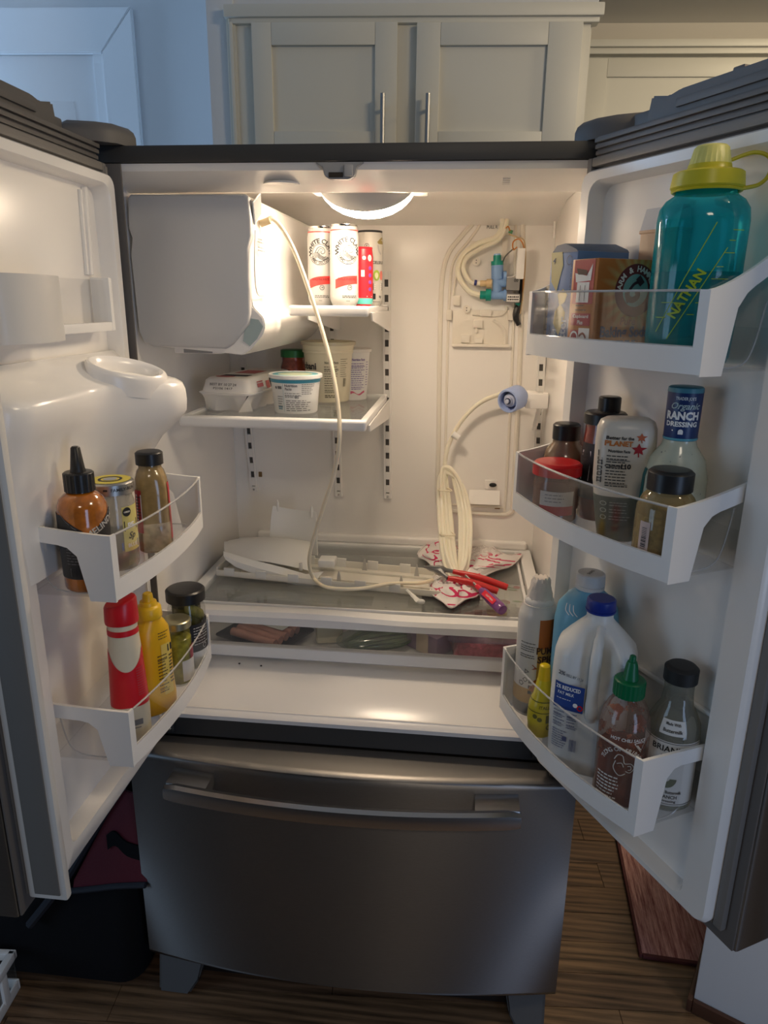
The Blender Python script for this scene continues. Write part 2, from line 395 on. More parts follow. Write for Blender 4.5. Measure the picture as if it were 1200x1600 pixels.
# second cabinet, further back on the right
ob = .70
b0, zt = kp(932, 64, ob); i0, zi = kp(948, 120, ob)
cab2 = thing('upper_cabinet', 'cream cabinet further back behind the raised right fridge door', 'cabinet', kw(b0+.5, ob+.1, 1.42), KA)
obj('cabinet_box', kbox(B(), b0-.15, b0+1.1, ob+.02, ob+.35, 1.42, zt-.01), CABW, cab2)
bm = B(); kbox(bm, b0-.16, b0+1.12, ob-.02, ob+.05, zt-.022, zt, .004); kbox(bm, b0-.155, b0+1.11, ob-.008, ob+.05, zt-.040, zt-.02, .004)
obj('crown_moulding', bm, CABW, cab2)
d = obj('cabinet_door', kbox(B(), i0-.01, i0+.62, ob+.008, ob+.021, 1.5, zi+.01), CABW, cab2)
bm = B()
for (u0, u1, v0, v1) in ((i0-.10, i0, 1.44, zt-.05), (i0+.62, i0+.72, 1.44, zt-.05), (i0+.0003, i0+.6197, zi, zt-.05), (i0+.0003, i0+.6197, 1.44, 1.52)): kbox(bm, u0, u1, ob, ob+.021, v0, v1, .0015)
obj('door_rail_frame', bm, CABW, d)
# peninsula end panel low on the right, with its brown shoe moulding
p0 = atZ(1078, 1575, 0.0)
pen = thing('peninsula_cabinet', 'white panelled cabinet end low at the right edge beside the rug', 'cabinet', (p0.x, p0.y, 0), math.atan2(p0.y-CAM.y, p0.x-CAM.x)-PI/2-R(4))
px0, py0 = .004, .0
obj('end_panel', box(B(), px0, px0+.7, py0, py0+.55, 0.001, .62, .004), TRIMW, pen, local=True)
obj('shoe_moulding', box(box(B(), px0-.012, px0, py0-.012, py0+.55, 0.001, .035, .004), px0, px0+.7, py0-.012, py0, .001, .035, .004), mat('brown_moulding', (.07, .03, .018), .4), pen, local=True)
# rug
q0 = atZ(1000, 1492, .008); q1 = atZ(1080, 1507, .008); q2 = atZ(966, 1322, .008)
m, n, L = nt('rust_rug'); o_ = n.new('ShaderNodeOutputMaterial'); b_ = n.new('ShaderNodeBsdfPrincipled'); L.new(b_.outputs[0], o_.inputs[0]); b_.inputs['Roughness'].default_value = .95
tc = n.new('ShaderNodeTexCoord'); mp = n.new('ShaderNodeMapping'); mp.inputs['Scale'].default_value = (95, 6, 1); L.new(tc.outputs['Object'], mp.inputs[0])
n1 = n.new('ShaderNodeTexNoise'); n1.inputs['Scale'].default_value = 1.3; n1.inputs['Detail'].default_value = 12; n1.inputs['Roughness'].default_value = .75; L.new(mp.outputs[0], n1.inputs[0])
rr = n.new('ShaderNodeValToRGB'); e = rr.color_ramp.elements; e[0].position = .38; e[1].position = .62; e[0].color = (.20, .06, .065, 1); e[1].color = (.68, .41, .38, 1)
L.new(n1.outputs['Fac'], rr.inputs[0]); L.new(rr.outputs[0], b_.inputs['Base Color'])
rug = thing('rug', 'rust and pink streaked rug lying on the dark floor at right', 'rug', (q0.x, q0.y, 0), math.atan2((q2-q0).y, (q2-q0).x)-PI/2)
rl = (q2-q0).length+.25
obj('rug_pile', box(B(), .006, .30, .006, rl, .0005, .009, .002), m, rug, local=True)
obj('bound_edge', box(box(B(), -.002, .006, -.002, rl, .0005, .0105, .003), .006, .30, -.004, .006, .0005, .0105, .003), mat('rug_binding', (.09, .022, .024), .8), rug, local=True)

# ================================================================== REFRIGERATOR
HW = .454; ZT = 1.765; ZH = 1.739; ZLIP = .707; ZS = .655; DEP = .68
fr = thing('refrigerator', 'stainless french-door refrigerator standing wide open with a white interior', 'refrigerator', (0, .3, 0))
bm = B()
box(bm, -HW, -HW+.012, .0, DEP, .06, ZT, .003); box(bm, HW-.012, HW, .0, DEP, .06, ZT, .003)
box(bm, -HW+.012, HW-.012, .028, DEP, ZT-.012, ZT); box(bm, -HW+.012, HW-.012, DEP-.012, DEP, .06, ZT-.012)
box(bm, -HW+.012, HW-.012, .02, DEP-.012, .06, .09); box(bm, -HW+.012, HW-.012, .03, DEP-.012, .60, ZS)
obj('cabinet_shell', bm, DKGREY, fr)
obj('top_rail', box(B(), -HW+.0122, HW-.0122, -.002, .027, ZH, ZT, .003), DKGREY, fr)
for s_ in (-1, 1): obj('side_flange', box(B(), min(s_*.379, s_*.4415), max(s_*.379, s_*.4415), -.001, .0035, ZLIP+.001, ZH-.001, .001), CAPG, fr)
obj('centre_rail', box(B(), -HW+.0122, HW-.0122, -.002, .03, ZS, ZLIP, .003), DKGREY, fr)
# liner: side walls, back, floor with its sloping lip, ceiling with its header
LX = .405; YB = .60; ZF = .752; ZC = 1.735
bm = B()
box(bm, -LX-.03, -LX, .004, YB+.02, ZLIP, ZH-.001, .006); box(bm, LX, LX+.03, .004, YB+.02, ZLIP, ZH-.001, .006)
def extr_x(bm, prof, x0, x1, bev=0): return prism(bm, prof, lambda a, b: Vector((x0, a, b)), lambda a, b: Vector((x1, a, b)), bev)
extr_x(bm, [(-.012, ZLIP-.004), (-.014, ZLIP+.006), (-.006, ZLIP+.013), (.10, ZF-.010), (.14, ZF), (YB, ZF+.004), (YB, ZF-.03), (0, ZLIP-.004)], -LX, LX)
extr_x(bm, [(.002, ZH-.001), (.006, ZH-.012), (.02, ZH-.016), (.075, 1.704), (.088, 1.704), (.094, 1.712), (.10, ZC), (.44, ZC), (.52, ZC-.01), (YB, ZC-.035), (YB, ZC+.004), (.03, ZC+.004)], -LX, LX)
# back wall with the filter recess outline left open
box(bm, -LX, LX, YB, YB+.02, ZF, ZC)
obj('liner', bm, WHITE, fr)
# bead steps on the back wall
def bw(px, py, y=YB): return atY(px, py, y)
bm = B()
tube(bm, [bw(x, y, YB-.001) for x, y in ((742, 322), (741, 345), (722, 368), (699, 400), (690, 450), (687, 560), (685, 700), (683, 770), (688, 793), (708, 799), (780, 804), (798, 800), (801, 786), (806, 700), (812, 560), (816, 420), (817, 330))], .006, 8)
tube(bm, [bw(x, y, YB-.001) for x, y in ((750, 328), (750, 350), (733, 376), (710, 406), (703, 450), (699, 560), (696, 700), (694, 776), (700, 787), (780, 792), (789, 786), (797, 640), (803, 480), (806, 335))], .0035, 8)
obj('recess_bead', bm, CREAM, fr)
bm = B(); a, b = bw(505, 836), bw(822, 851)
box(bm, a.x-.18, b.x, YB-.022, YB, a.z-.012, a.z+.010, .007, 3)
obj('back_ledge', bm, WHITE, fr)
bm = B(); tube(bm, [(-LX+.03, .0, ZLIP+.0134), (LX-.03, .0, ZLIP+.0134)], .003, 6, smooth=0)
obj('lip_bead', bm, WHITE, fr)
for (px, p0, p1) in ((868, 320, 372), (878, 325, 380)): bm = B(); tube(bm, [bw(px, p0, .58), bw(px-2, p1, .58)], .003, 6, smooth=0); obj('liner_rib', bm, WHITE, fr)
bm = B(); c = bw(767, 757); box(bm, c.x-.016, c.x+.016, YB-.003, YB, c.z-.012, c.z+.012, .001); obj('grommet_plate', bm, WHITE, fr)
bm = B(); sphere(bm, (c.x+.005, YB-.005, c.z), .010, .004, .006); obj('grommet_hole', bm, BLACK, fr)
bm = B()
a, b = bw(733, 765), bw(780, 786); prism(bm, [(YB, a.z), (YB, b.z), (YB-.02, b.z)], lambda y, z: Vector((a.x, y, z)), lambda y, z: Vector((b.x, y, z))); obj('recess_sill', bm, WHITE, fr)
for (px, py, w_, h_) in ((407, 741, .009, .014), (777, 794, .014, .004)):
    c = bw(px, py); obj('brown_plug', box(B(), c.x-w_/2, c.x+w_/2, YB-.003, YB+.001, c.z-h_/2, c.z+h_/2, .001), mat('brown_foam', (.24, .14, .05), .8), fr)
for (px, py) in ((408, 1040), (374, 1037)):
    p = atZ(px, py, ZF); obj('speck', lift(screwcap(.0022 if px == 408 else .0010, .001), ZF, p.x, p.y), BLACK, fr)
# shelf rails with real slots
def sphere_bm(r): bm = B(); sphere(bm, (0, 0, 0), r, u=8, v=6); return bm
def shelf_rail(top, bot, y=YB, wdt=.021, off=0):
    a, b = bw(*top), bw(*bot); H = a.z-b.z; n = max(2, int(H/.036)); bm = B(); sh = lambda v: Vector((v.x+(a.x-b.x)*(v.z-b.z)/H, v.y, v.z))
    for s_ in (-1, 1): box(bm, b.x+(s_*wdt/2 if s_ < 0 else .0048), b.x+(-.0048 if s_ < 0 else wdt/2), y-.008, y, b.z, a.z, .001, 1, sh)
    for i in range(n):
        z0 = b.z+H*i/n; box(bm, b.x-.0049, b.x+.0049, y-.008, y, z0+.017, z0+H/n, 0, 1, sh)
    box(bm, b.x-.0049, b.x+.0049, y-.008, y, b.z, b.z+.014, 0, 1, sh)
    r_ = obj('shelf_rail', bm, RAILW, fr, smooth=False)
    obj('slot_shade_strip', box(B(), b.x-.0050, b.x+.0050, y-.003, y-.0015, b.z, a.z, 0, 1, sh), SLOT, r_, smooth=False)  # thin dark strip paints the shade behind the slots
    obj('rail_screw', lift(sphere_bm(.003), b.z+.006, b.x, y-.008), CHROME, r_)
def sphere_bm(r): bm = B(); sphere(bm, (0, 0, 0), r, u=8, v=6); return bm
shelf_rail((379, 560), (398, 767)); shelf_rail((512, 350), (530, 775)); shelf_rail((604, 424), (606, 778)); shelf_rail((846, 556), (836, 800))
# ice maker housing, hung in the top left corner
bx0, bx1, bz0, bz1, by = -.402, -.178, 1.436, 1.700, .055
outl = [(-.398, 1.694), (-.393, 1.699), (-.187, 1.699), (-.181, 1.694), (-.178, 1.66), (-.178, 1.632), (-.184, 1.612), (-.186, 1.50), (-.190, 1.482), (-.222, 1.446), (-.236, 1.438), (-.375, 1.440), (-.390, 1.446), (-.398, 1.465), (-.401, 1.60), (-.396, 1.628), (-.401, 1.645)]
hous = outl[:6]+[(-.184, 1.612), (-.185, 1.535), (-.181, 1.512), (-.163, 1.494), (-.160, 1.478), (-.166, 1.462), (-.190, 1.436), (-.205, 1.426), (-.240, 1.430)]+outl[11:]
ice = obj('ice_maker_housing', prism(B(), [(x-.0008 if x < -.3 else x-.002, z) for x, z in hous], lambda a, b: Vector((a, by+.012, b)), lambda a, b: Vector((a+(.004 if a > -.25 else 0), YB-.001, b)), .002), WHITE, fr)
def insx(a, b, k): cx, cz = -.29, 1.568; return a+(cx-a)*k, b+(cz-b)*k
bm = B(); rings = []
for y, k in ((by+.016, 0), (by+.006, .0), (by+.002, .012), (by, .035)): rings.append([Vector((insx(a, b, k)[0], y, insx(a, b, k)[1])) for a, b in outl])
loft(bm, rings); obj('front_cover', bm, SHADEG, ice)
SX = -.1755
def ip(px, py): return atX(px, py, SX)
bm = B(); v = [ip(395, 316), ip(406, 303), ip(408, 335), ip(398, 350)]
tube(bm, v, .0016, 6, True, 0); obj('vent_frame', bm, WHT, ice)
prism(b2 := B(), [(p.y, p.z) for p in v], lambda y, z: Vector((SX-.002, y, z)), lambda y, z: Vector((SX+.0006, y, z))); obj('vent_opening', b2, mat('vent_grey', (.33, .33, .34), .5), ice)
bm = B(); tube(bm, [ip(399, 360), ip(398, 420), ip(402, 458), ip(414, 461), ip(418, 458)], .0014, 6); tube(bm, [ip(418, 345), ip(431, 358), ip(434, 420), ip(433, 470)], .0012, 6); obj('side_rib', bm, WHITE, ice)
bm = B(); c = ip(407, 380)
lines(bm, lambda x, y: Vector((SX+.0004, c.y+x, c.z+y)), -.02, .03, (.006, .001, -.008, -.013), .0022); obj('printed_warning', bm, INKG, ice)
bm = B(); prism(bm, [(-.188, 1.492), (-.174, 1.490), (-.166, 1.478), (-.178, 1.456), (-.192, 1.443), (-.204, 1.452), (-.201, 1.470)], lambda a, b: Vector((a, by+.0105, b)), lambda a, b: Vector((a, by+.0125, b)))
obj('ice_window', bm, mat('pale_aqua_window', (.42, .52, .52), .2), ice)
obj('ice_chute', box(B(), -.345, -.25, by+.03, by+.16, 1.426, 1.441, .004), WHITE, ice)
obj('chute_opening', box(B(), -.325, -.27, by+.0285, by+.034, 1.4275, 1.4375), mat('chute_grey', (.30, .30, .30), .5), ice)
# lamp cover under the ceiling: grey shade in front, glowing lens behind
LC = Vector((.010, .176, ZC-.002)); lrx, lry, lrz = .090, .075, .062
def dome(a0, a1, nu=14, nv=8, off=0):
    return [[Vector((LC.x+(lrx+off)*math.cos(PI*i/nu)*math.cos(a0+(a1-a0)*j/nv)*1, LC.y-(lry)*math.sin(0)+(-lry*math.cos(a0+(a1-a0)*j/nv)*math.sin(PI*i/nu)), LC.z-lrz*math.sin(a0+(a1-a0)*j/nv)*math.sin(PI*i/nu))) for j in range(nv+1)] for i in range(nu+1)]
def domept(u, v):                                 # u across (0..pi), v front (0) -> under -> back (pi)
    return Vector((LC.x+lrx*math.cos(u), LC.y-lry*math.cos(v)*math.sin(u)**.8, LC.z-lrz*math.sin(v)*math.sin(u)))
lamp = obj('lamp_cover', sheet(B(), [[domept(PI*i/20, R(60)*j/8) for j in range(9)] for i in range(21)]), mat('lamp_shade_grey', (.50, .50, .50), .4), fr)
obj('lamp_lens', sheet(B(), [[domept(PI*i/12, R(60)+R(50)*j/5) for j in range(6)] for i in range(13)]), emit('lamp_glow', (1.0, .79, .57), 90), lamp)
obj('lamp_back_baffle', sheet(B(), [[domept(PI*i/20, R(110)+R(66)*j/8) for j in range(9)] for i in range(21)]), WHITE, lamp)  # unseen opaque back half, added to keep the glow off the back wall
bm = B(); box(bm, LC.x-.10, LC.x-.078, LC.y-.05, LC.y+.03, ZC-.022, ZC, .003); obj('lamp_clip', bm, WHITE, lamp); bm = B(); box(bm, LC.x+.078, LC.x+.112, LC.y-.05, LC.y+.03, ZC-.022, ZC, .003); obj('lamp_clip', bm, WHITE, lamp)
# door switch bracket under the header
bm = B(); p = [( -.052, 1.737), (-.040, 1.730), (-.036, 1.717), (-.028, 1.712), (.004, 1.712), (.012, 1.717), (.016, 1.730), (.028, 1.737)]
prism(bm, [(x, z) for x, z in p], lambda a, b: Vector((a, -.004, b)), lambda a, b: Vector((a, .012, b)), .0012)
sw = obj('switch_bracket', bm, mat('switch_grey', (.36, .36, .36), .4), fr)
obj('switch_window', box(B(), -.029, -.006, -.0052, -.0035, 1.7145, 1.722), mat('switch_amber', (.05, .04, .03), .2), sw)
obj('switch_button', box(B(), -.004, .010, -.008, .004, 1.7155, 1.733, .002), mat('switch_grey2', (.42, .42, .42), .4), sw)
obj('ceiling_dial', lift(screwcap(.032, .004), 1.712, -.12, .055), WHITE, fr)
bm = B(); tube(bm, [(-.155+.0, .10, 1.716), (-.12, .10, 1.7305), (-.08, .10, 1.716)], .0015, 6)
for i in range(4): box(bm, .25, .262, .035+.006*i, .037+.006*i, 1.7165-.0018*i, 1.721-.0018*i)
obj('header_detail', bm, WHITE, fr)
# hinge covers, hinge brackets, feet
for sgn, pts in ((-1, [(-.452, .05), (-.372, .05), (-.362, .03), (-.375, -.015), (-.40, -.035), (-.448, -.05), (-.472, -.03), (-.47, .03)]), (1, [(.454, .05), (.366, .05), (.358, .03), (.378, -.005), (.41, -.03), (.45, -.045), (.472, -.03), (.47, .03)])):
    bm = B(); cx = sum(p[0] for p in pts)/8; cy = sum(p[1] for p in pts)/8
    loft(bm, [[Vector((cx+(a-cx)*k, cy+(b-cy)*k, z)) for a, b in pts] for z, k in ((ZT+.0005, 1), (ZT+.016, 1), (ZT+.024, .95), (ZT+.030, .82))])
    obj('hinge_cover', bm, CAPG, fr)
    x0 = sgn*.365; hb = obj('hinge_bracket', box(B(), min(x0, x0+sgn*.05), max(x0, x0+sgn*.05), -.010, -.0025, .664, .684, .0045, 3), DKGREY, fr)
    obj('hinge_screw', lift(sphere_bm(.004), .674, x0+sgn*.008, -.0105), CHROME, hb)
    obj('hinge_plate', box(B(), min(x0+sgn*.03, x0+sgn*.085), max(x0+sgn*.03, x0+sgn*.085), -.05, -.003, .656, .662, .002), mat('hinge_metal', (.16, .16, .16), .35, 1), hb)
    xa, xb = (-.436, -.340) if sgn < 0 else (.355, .432)
    bm = B(); xo, xi = (xa, xb) if sgn < 0 else (xb, xa)
    prism(bm, [(xo, 0.0005), (xo+(xi-xo)*.75, 0.0005), (xi, .045), (xi+(xi-xo)*.15, .100), (xo, .100)], lambda a, b: Vector((a, -.050+(.02 if b > .05 else 0), b)), lambda a, b: Vector((a, .05, b)), .006)
    obj('foot', bm, mat('grey_foot_plastic', (.10, .104, .108), .5), fr)
obj('base_grille', box(B(), -HW+.02, HW-.02, .0, .018, .02, .10, .003), BLACK, fr)
# freezer drawer: bowed stainless front
def bow(x): return -.045-.040*(1-(x/HW)**2)
xs = [-.449+.898*i/24 for i in range(25)]
bm = B(); rings = []
for z, k in ((.105, .012), (.112, .003), (.122, 0), (.628, 0), (.636, .002), (.641, .008)): rings.append([Vector((x, bow(x)+k, z)) for x in xs]+[Vector((x, -.004, z)) for x in xs[::-1]])
loft(bm, rings); fd = obj('freezer_drawer', bm, STEEL, fr)
bm = B(); rings = []
for z, k in ((.6415, .006), (.6445, -.002), (.6475, .002), (.650, .012)): rings.append([Vector((x, bow(x)+k, z)) for x in xs]+[Vector((x, -.004, z+.002)) for x in xs[::-1]])
loft(bm, rings); obj('drawer_top_cap', bm, mat('taupe_metal_cap', (.30, .285, .265), .38, .75), fd)
bm = B(); rings = []
hx0, hx1 = -.346, .339
hb_ = lambda x: -.118-.030*(1-((x+.003)/.343)**2)
for i in range(31):
    x = hx0+(hx1-hx0)*i/30; y = hb_(x); e = .004 if i in (0, 30) else 0
    rings.append([Vector((x, y+a, .606+b*(1 if not e else .8))) for a, b in ((0, -.018), (-.006, -.015), (-.0075, 0), (-.005, .013), (.002, .018), (.011, .016), (.013, .0), (.009, -.016))])
loft(bm, rings); hd = obj('drawer_handle', bm, STEELB, fd)
for s_ in (-1, 1):
    xa = hx0+.002 if s_ < 0 else hx1-.085; xb = xa+.083
    bm = B(); rings = []
    for i in range(9):
        x = xa+(xb-xa)*i/8; rings.append([Vector((x, hb_(x)+.008, .594)), Vector((x, hb_(x)+.008, .622)), Vector((x, bow(x)-.001, .622)), Vector((x, bow(x)-.001, .594))])
    loft(bm, rings); obj('handle_mount', bm, STEELB, hd)

# ------------------------------------------------------------------ the two doors (parts of the refrigerator)
def dbox(bm, D, s0, s1, d0, d1, z0, z1, bev=0, seg=2): return box(bm, s0, s1, d0, d1, z0, z1, bev, seg, lambda v: wd(D, v.x, v.y, v.z))
def dring(bm, D, outer, inner, d0, d1, dr0=None):
    a = [[wd(D, s, d, z) for s, z in p] for p, d in ((outer, d0), (outer, d1-.006), ([(s+(.2235-s)*.02, z+(1.2-z)*.006) for s, z in outer], d1), (inner, d1), ([(s+(.2235-s)*.02, z+(1.2-z)*.006) for s, z in inner], d1-.006), ([(s+(.2235-s)*.04, z+(1.2-z)*.012) for s, z in inner], dr0))]
    return loft(bm, a, False, True)
def door(D, label, liner_s0=.030, liner_s1=.448):
    body = obj('door', dbox(B(), D, .024, .479, -.075, -.004, .662, 1.752, .006), STEEL, fr, label=label)
    obj('inner_panel', dbox(B(), D, .027, .476, -.004, .0, .665, 1.749, .002), CAPG, body)
    bm = B()
    for (a, b, c, d) in ((.020, .031, .69, 1.735), (.447, .462, .69, 1.735), (.031, .447, 1.722, 1.735), (.031, .447, .69, .699)): dbox(bm, D, a, b, .0002, .011, c, d, .003)
    obj('gasket', bm, GASK, body)
    bm = B(); dbox(bm, D, .024, .479, -.074, .0, 1.752, 1.766, .003)
    for k in range(3): dbox(bm, D, .028, .476, .0, .003+.002*k, 1.739+.0085*k, 1.745+.0085*k, .001)
    prism(bm, [(.105, 1.766), (.476, 1.766), (.476, 1.800), (.165, 1.800), (.145, 1.796), (.112, 1.803)], lambda s, z: wd(D, s, -.070, z), lambda s, z: wd(D, s, -.018, z), .003)
    dbox(bm, D, .06, .105, -.06, -.035, 1.766, 1.792, .003)
    for s_ in (.24, .29): dbox(bm, D, s_, s_+.018, -.05, -.030, 1.80, 1.807, .002)
    dbox(bm, D, .165, .45, -.019, -.014, 1.777, 1.788, .002)
    obj('door_top_cap', bm, CAPG, body)
    return body
rd = door(DR, 'right refrigerator door swung open with three bins')
ld = door(DL, 'left refrigerator door swung open with the ice chute')
def liner_tray(D, s0, s1, z0, z1, w0, w1, wb, wt, dtop=.025, drec=-.0):
    bm = B(); o_ = rrect(s0, s1, z0, z1, .018); i_ = rrect(s0+w0, s1-w1, z0+wb, z1-wt, .022)
    dring(bm, D, o_, i_, .0006, dtop, drec)
    bm.faces.new([bm.verts.new(wd(D, s, drec+.0003, z)) for s, z in rrect(s0+w0*.7, s1-w1*.7, z0+wb*.7, z1-wt*.7, .022)])
    return bm
obj('door_liner', liner_tray(DR, .026, .447, .685, 1.715, .022, .046, .012, .016), WHITE, rd)
bm = B(); 
dbox(bm, DR, .05, .40, .0008, .008, .985, .991, .002)
obj('liner_ledge', bm, WHITE, rd)
# left liner: shallow tray on top, dispenser body below
obj('door_liner', liner_tray(DL, .026, .452, 1.385, 1.716, .020, .03, .01, .016, .026), WHITE, ld)
bm = B(); o_ = rrect(.026, .452, .680, 1.39, .014); i_ = rrect(.048, .385, .712, 1.388, .014)
a = [[wd(DL, s, d, z) for s, z in p] for p, d in ((o_, .0006), (o_, .018), ([(s+(.22-s)*.05, z+(1.03-z)*.012) for s, z in o_], .030), ([(s+(.22-s)*.16, z+(1.03-z)*.016) for s, z in o_], .034), (i_, .032), ([(s+(.22-s)*.03, z+(1.03-z)*.02) for s, z in i_], .0035))]
loft(bm, a, False, True)
obj('lower_liner', bm, WHITE, ld)
bm = B(); tube(bm, [wd(DL, .085, .002, 1.69), wd(DL, .092, .002, 1.56)], .006, 8, smooth=0); obj('liner_rib', bm, WHITE, ld); bm = B(); tube(bm, [wd(DL, .098, .002, 1.685), wd(DL, .103, .002, 1.56)], .004, 8, smooth=0); obj('liner_rib', bm, WHITE, ld)
# dispenser housing: plateau with a rounded nose that narrows downwards
def nose(k, z, plat):                             # k: nose size 1..0, plat: plateau depth
    pts = [(.034, .004), (.036, plat*.6), (.046, plat*.9)]
    pts += [(.060+.0*k, plat+(.150-plat)*k*.62), (.078, plat+(.155-plat)*k*.93), (.100, plat+(.158-plat)*k), (.130, plat+(.140-plat)*k*.98), (.165, plat+(.112-plat)*k*.93), (.195, plat+(.085-plat)*k*.85), (.222, plat+(.066-plat)*k*.7), (.245, plat)]
    pts += [(.29, plat), (.34, plat), (.385, plat*.98), (.412, plat*.85), (.425, plat*.5), (.43, .004)]
    return [wd(DL, s, max(d, .004), z) for s, d in pts]
bm = B()
loft(bm, [nose(*q) for q in ((.06, 1.15, .036), (.10, 1.20, .037), (.28, 1.262, .039), (.52, 1.302, .043), (.80, 1.332, .050), (.92, 1.348, .056), (.94, 1.366, .062), (.92, 1.382, .064), (.87, 1.392, .062), (.76, 1.398, .056), (.55, 1.403, .046), (.30, 1.411, .034), (.14, 1.424, .020), (.05, 1.440, .009))], True, True)
dh = obj('dispenser_housing', bm, WHITE, ld, ang=55)
cc, va, vb = Vector((.150, .078, 1.4195)), Vector((-.045, .043, -.012)), Vector((.026, .0190, -.0120))
def ell(k, dz, t): q = cc+va*k*math.cos(t)+vb*k*math.sin(t); return wd(DL, q.x, q.y, q.z+dz)
bm = B(); n_ = 36
loft(bm, [[ell(k, dz, 2*PI*i/n_) for i in range(n_)] for k, dz in ((1.02, -.03), (1.035, -.012), (1.045, -.003), (1.0, .002), (.93, .0035), (.82, .000), (.77, -.006), (.70, -.022), (.64, -.065))], False, True)
obj('chute_ring', bm, WHITE, ld)
bm = B(); dbox(bm, DL, .02, .0285, -.004, .013, .70, 1.73, .002); obj('hinge_side_seal', bm, GASK, ld)
# flipper mullion on the free edge of the left door
ml = obj('flipper_mullion', box(B(), -.397, -.338, -.4665, -.4535, .690, 1.715, .004), mat('mullion_white', (.70, .69, .66), .4), ld)
obj('mullion_face', box(B(), -.386, -.3475, -.4685, -.4655, .700, 1.705, .001), mat('mullion_grey', (.16, .155, .145), .5), ml)

# ------------------------------------------------------------------ door bins
def make_bin(D, label, s0, s1, zb, zt, dmax=.148, dside=.118, dback=.012, rise=.022, group='clear-fronted door bins', endwhite=True):
    c = wd(D, (s0+s1)/2, .07, zb); t = thing('door_bin', label, 'bin', c, 0, group)
    # front curve
    N = 24
    def fc(k):                                    # k 0..1 along the front
        s = s0+(s1-s0)*k; return s, dside+(dmax-dside)*(1-(2*k-1)**2)
    H = zt-zb; bm = B(); th = .0035
    def strip(bm, pts, zl, zu, th=th, inward=None):
        rings = []
        for i, (s, d) in enumerate(pts):
            a = Vector(pts[max(i-1, 0)]); b = Vector(pts[min(i+1, len(pts)-1)]); tt = (b-a).normalized(); nn = Vector((-tt.y, tt.x))
            z0 = zl(i/(len(pts)-1)) if callable(zl) else zl; z1 = zu(i/(len(pts)-1)) if callable(zu) else zu
            rings.append([wd(D, s, d, z0), wd(D, s-nn.x*th, d-nn.y*th, z0), wd(D, s-nn.x*th, d-nn.y*th, z1), wd(D, s, d, z1)])
        loft(bm, rings); return bm
    bh = .030
    strip(bm, [fc(i/N) for i in range(N+1)], zb, zb+bh)
    pk = .035
    strip(bm, [fc(pk*i/3) for i in range(4)], zb+bh, zt); strip(bm, [fc(1-pk*i/3) for i in range(4)][::-1], zb+bh, zt)
    zr = lambda k: zt+rise*k**1.4                  # rail top from front (k=0) to the door (k=1)
    for s_, sg in ((s0, -1), (s1, 1)):
        pts = [(s_, dside-(dside-dback)*i/10) for i in range(11)]
        if sg < 0: pass
        lo = lambda k: (zr(k)-.022) if k > .52 else (zb-.002+(.05*H if k > .3 else 0) if k < .34 else zr(k)-.022-(.52-k)/.18*.2*H)
        pp = pts if sg > 0 else pts
        rings = []
        for i, (s, d) in enumerate(pp):
            k = i/10; z0 = lo(k); z1 = zr(k); rings.append([wd(D, s, d, z0), wd(D, s-sg*.0048, d, z0), wd(D, s-sg*.0048, d, z1), wd(D, s, d, z1)])
        loft(bm, rings)
    obj('bin_frame', bm, BINW, t, ang=35)
    bm = B(); strip(bm, [fc(pk+(1-2*pk)*i/N) for i in range(N+1)], zb+bh-.001, zt-.002, .0022)
    wdw = obj('front_window', bm, CLEAR, t)
    bm = B(); tube(bm, [wd(D, s, d-.001, zt-.001) for s, d in [fc(pk+(1-2*pk)*i/12) for i in range(13)]], .0016, 6, smooth=0); tube(bm, [wd(D, s, d-.001, zb+bh) for s, d in [fc(pk+(1-2*pk)*i/12) for i in range(13)]], .0012, 6, smooth=0)
    obj('window_rim', bm, clear('clear_rim', (.80, .80, .80), .9, .1, .45, (.85, .85, .85)), wdw)
    bm = B()
    for s_, sg in ((s0, 1), (s1, -1)):
        dbox(bm, D, s_+(.006 if sg > 0 else -.0075), s_+(.0075 if sg > 0 else -.006), dback, dside-.006, zb+.003, zr(.6)-.012)
    dbox(bm, D, s0+.008, s1-.008, dback, dback+.0015, zb+.003, zb+H*.55)
    obj('clear_liner', bm, CLEAR, t)
    bm = B(); fl = [fc(i/N) for i in range(N+1)]; fl = [(min(max(s, s0+.006), s1-.006), d-.005) for s, d in fl]+[(s1-.006, dback), (s0+.006, dback)]
    prism(bm, fl, lambda s, d: wd(D, s, d, zb+.0015), lambda s, d: wd(D, s, d, zb+.004)); obj('bin_floor', bm, FROST, t)
    bm = B()
    for s_, sg in ((s0, 1), (s1, -1)): tube(bm, [wd(D, s_+sg*.009, dside-.03, zb+.006), wd(D, s_+sg*.009, dback+.03, zb+.014), wd(D, s_+sg*.009, dback+.012, zt-.012)], .0012, 5)
    obj('liner_seam', bm, clear('clear_rim'), t)
    bm = B(); p = wd(D, s0-.002, .05, zb+.045); q = wd(D, s0-.011, .05, zb+.045)
    tube(bm, [p, q], .006, 10, smooth=0); obj('mounting_peg', bm, BINW, t)
    return t
RB = (.052, .397); LB = (.028, .372)
make_bin(DR, 'topmost bin on right door holding the teal bottle and butter', *RB, 1.450, 1.541, .142, .120, rise=.055)
make_bin(DR, 'middle bin on right door holding ranch and squeeze bottle', *RB, 1.203, 1.297, .150, .126, rise=.022)
make_bin(DR, 'lowest bin on right door holding the milk jug', *RB, .836, .953, .150, .126, rise=-.004)
make_bin(DL, 'upper bin on left door holding three condiment containers', *LB, 1.122, 1.217, .155, .138, rise=.012)
make_bin(DL, 'lower bin on left door holding mayonnaise and yellow mustard', *LB, .855, .946, .155, .138, rise=.006)
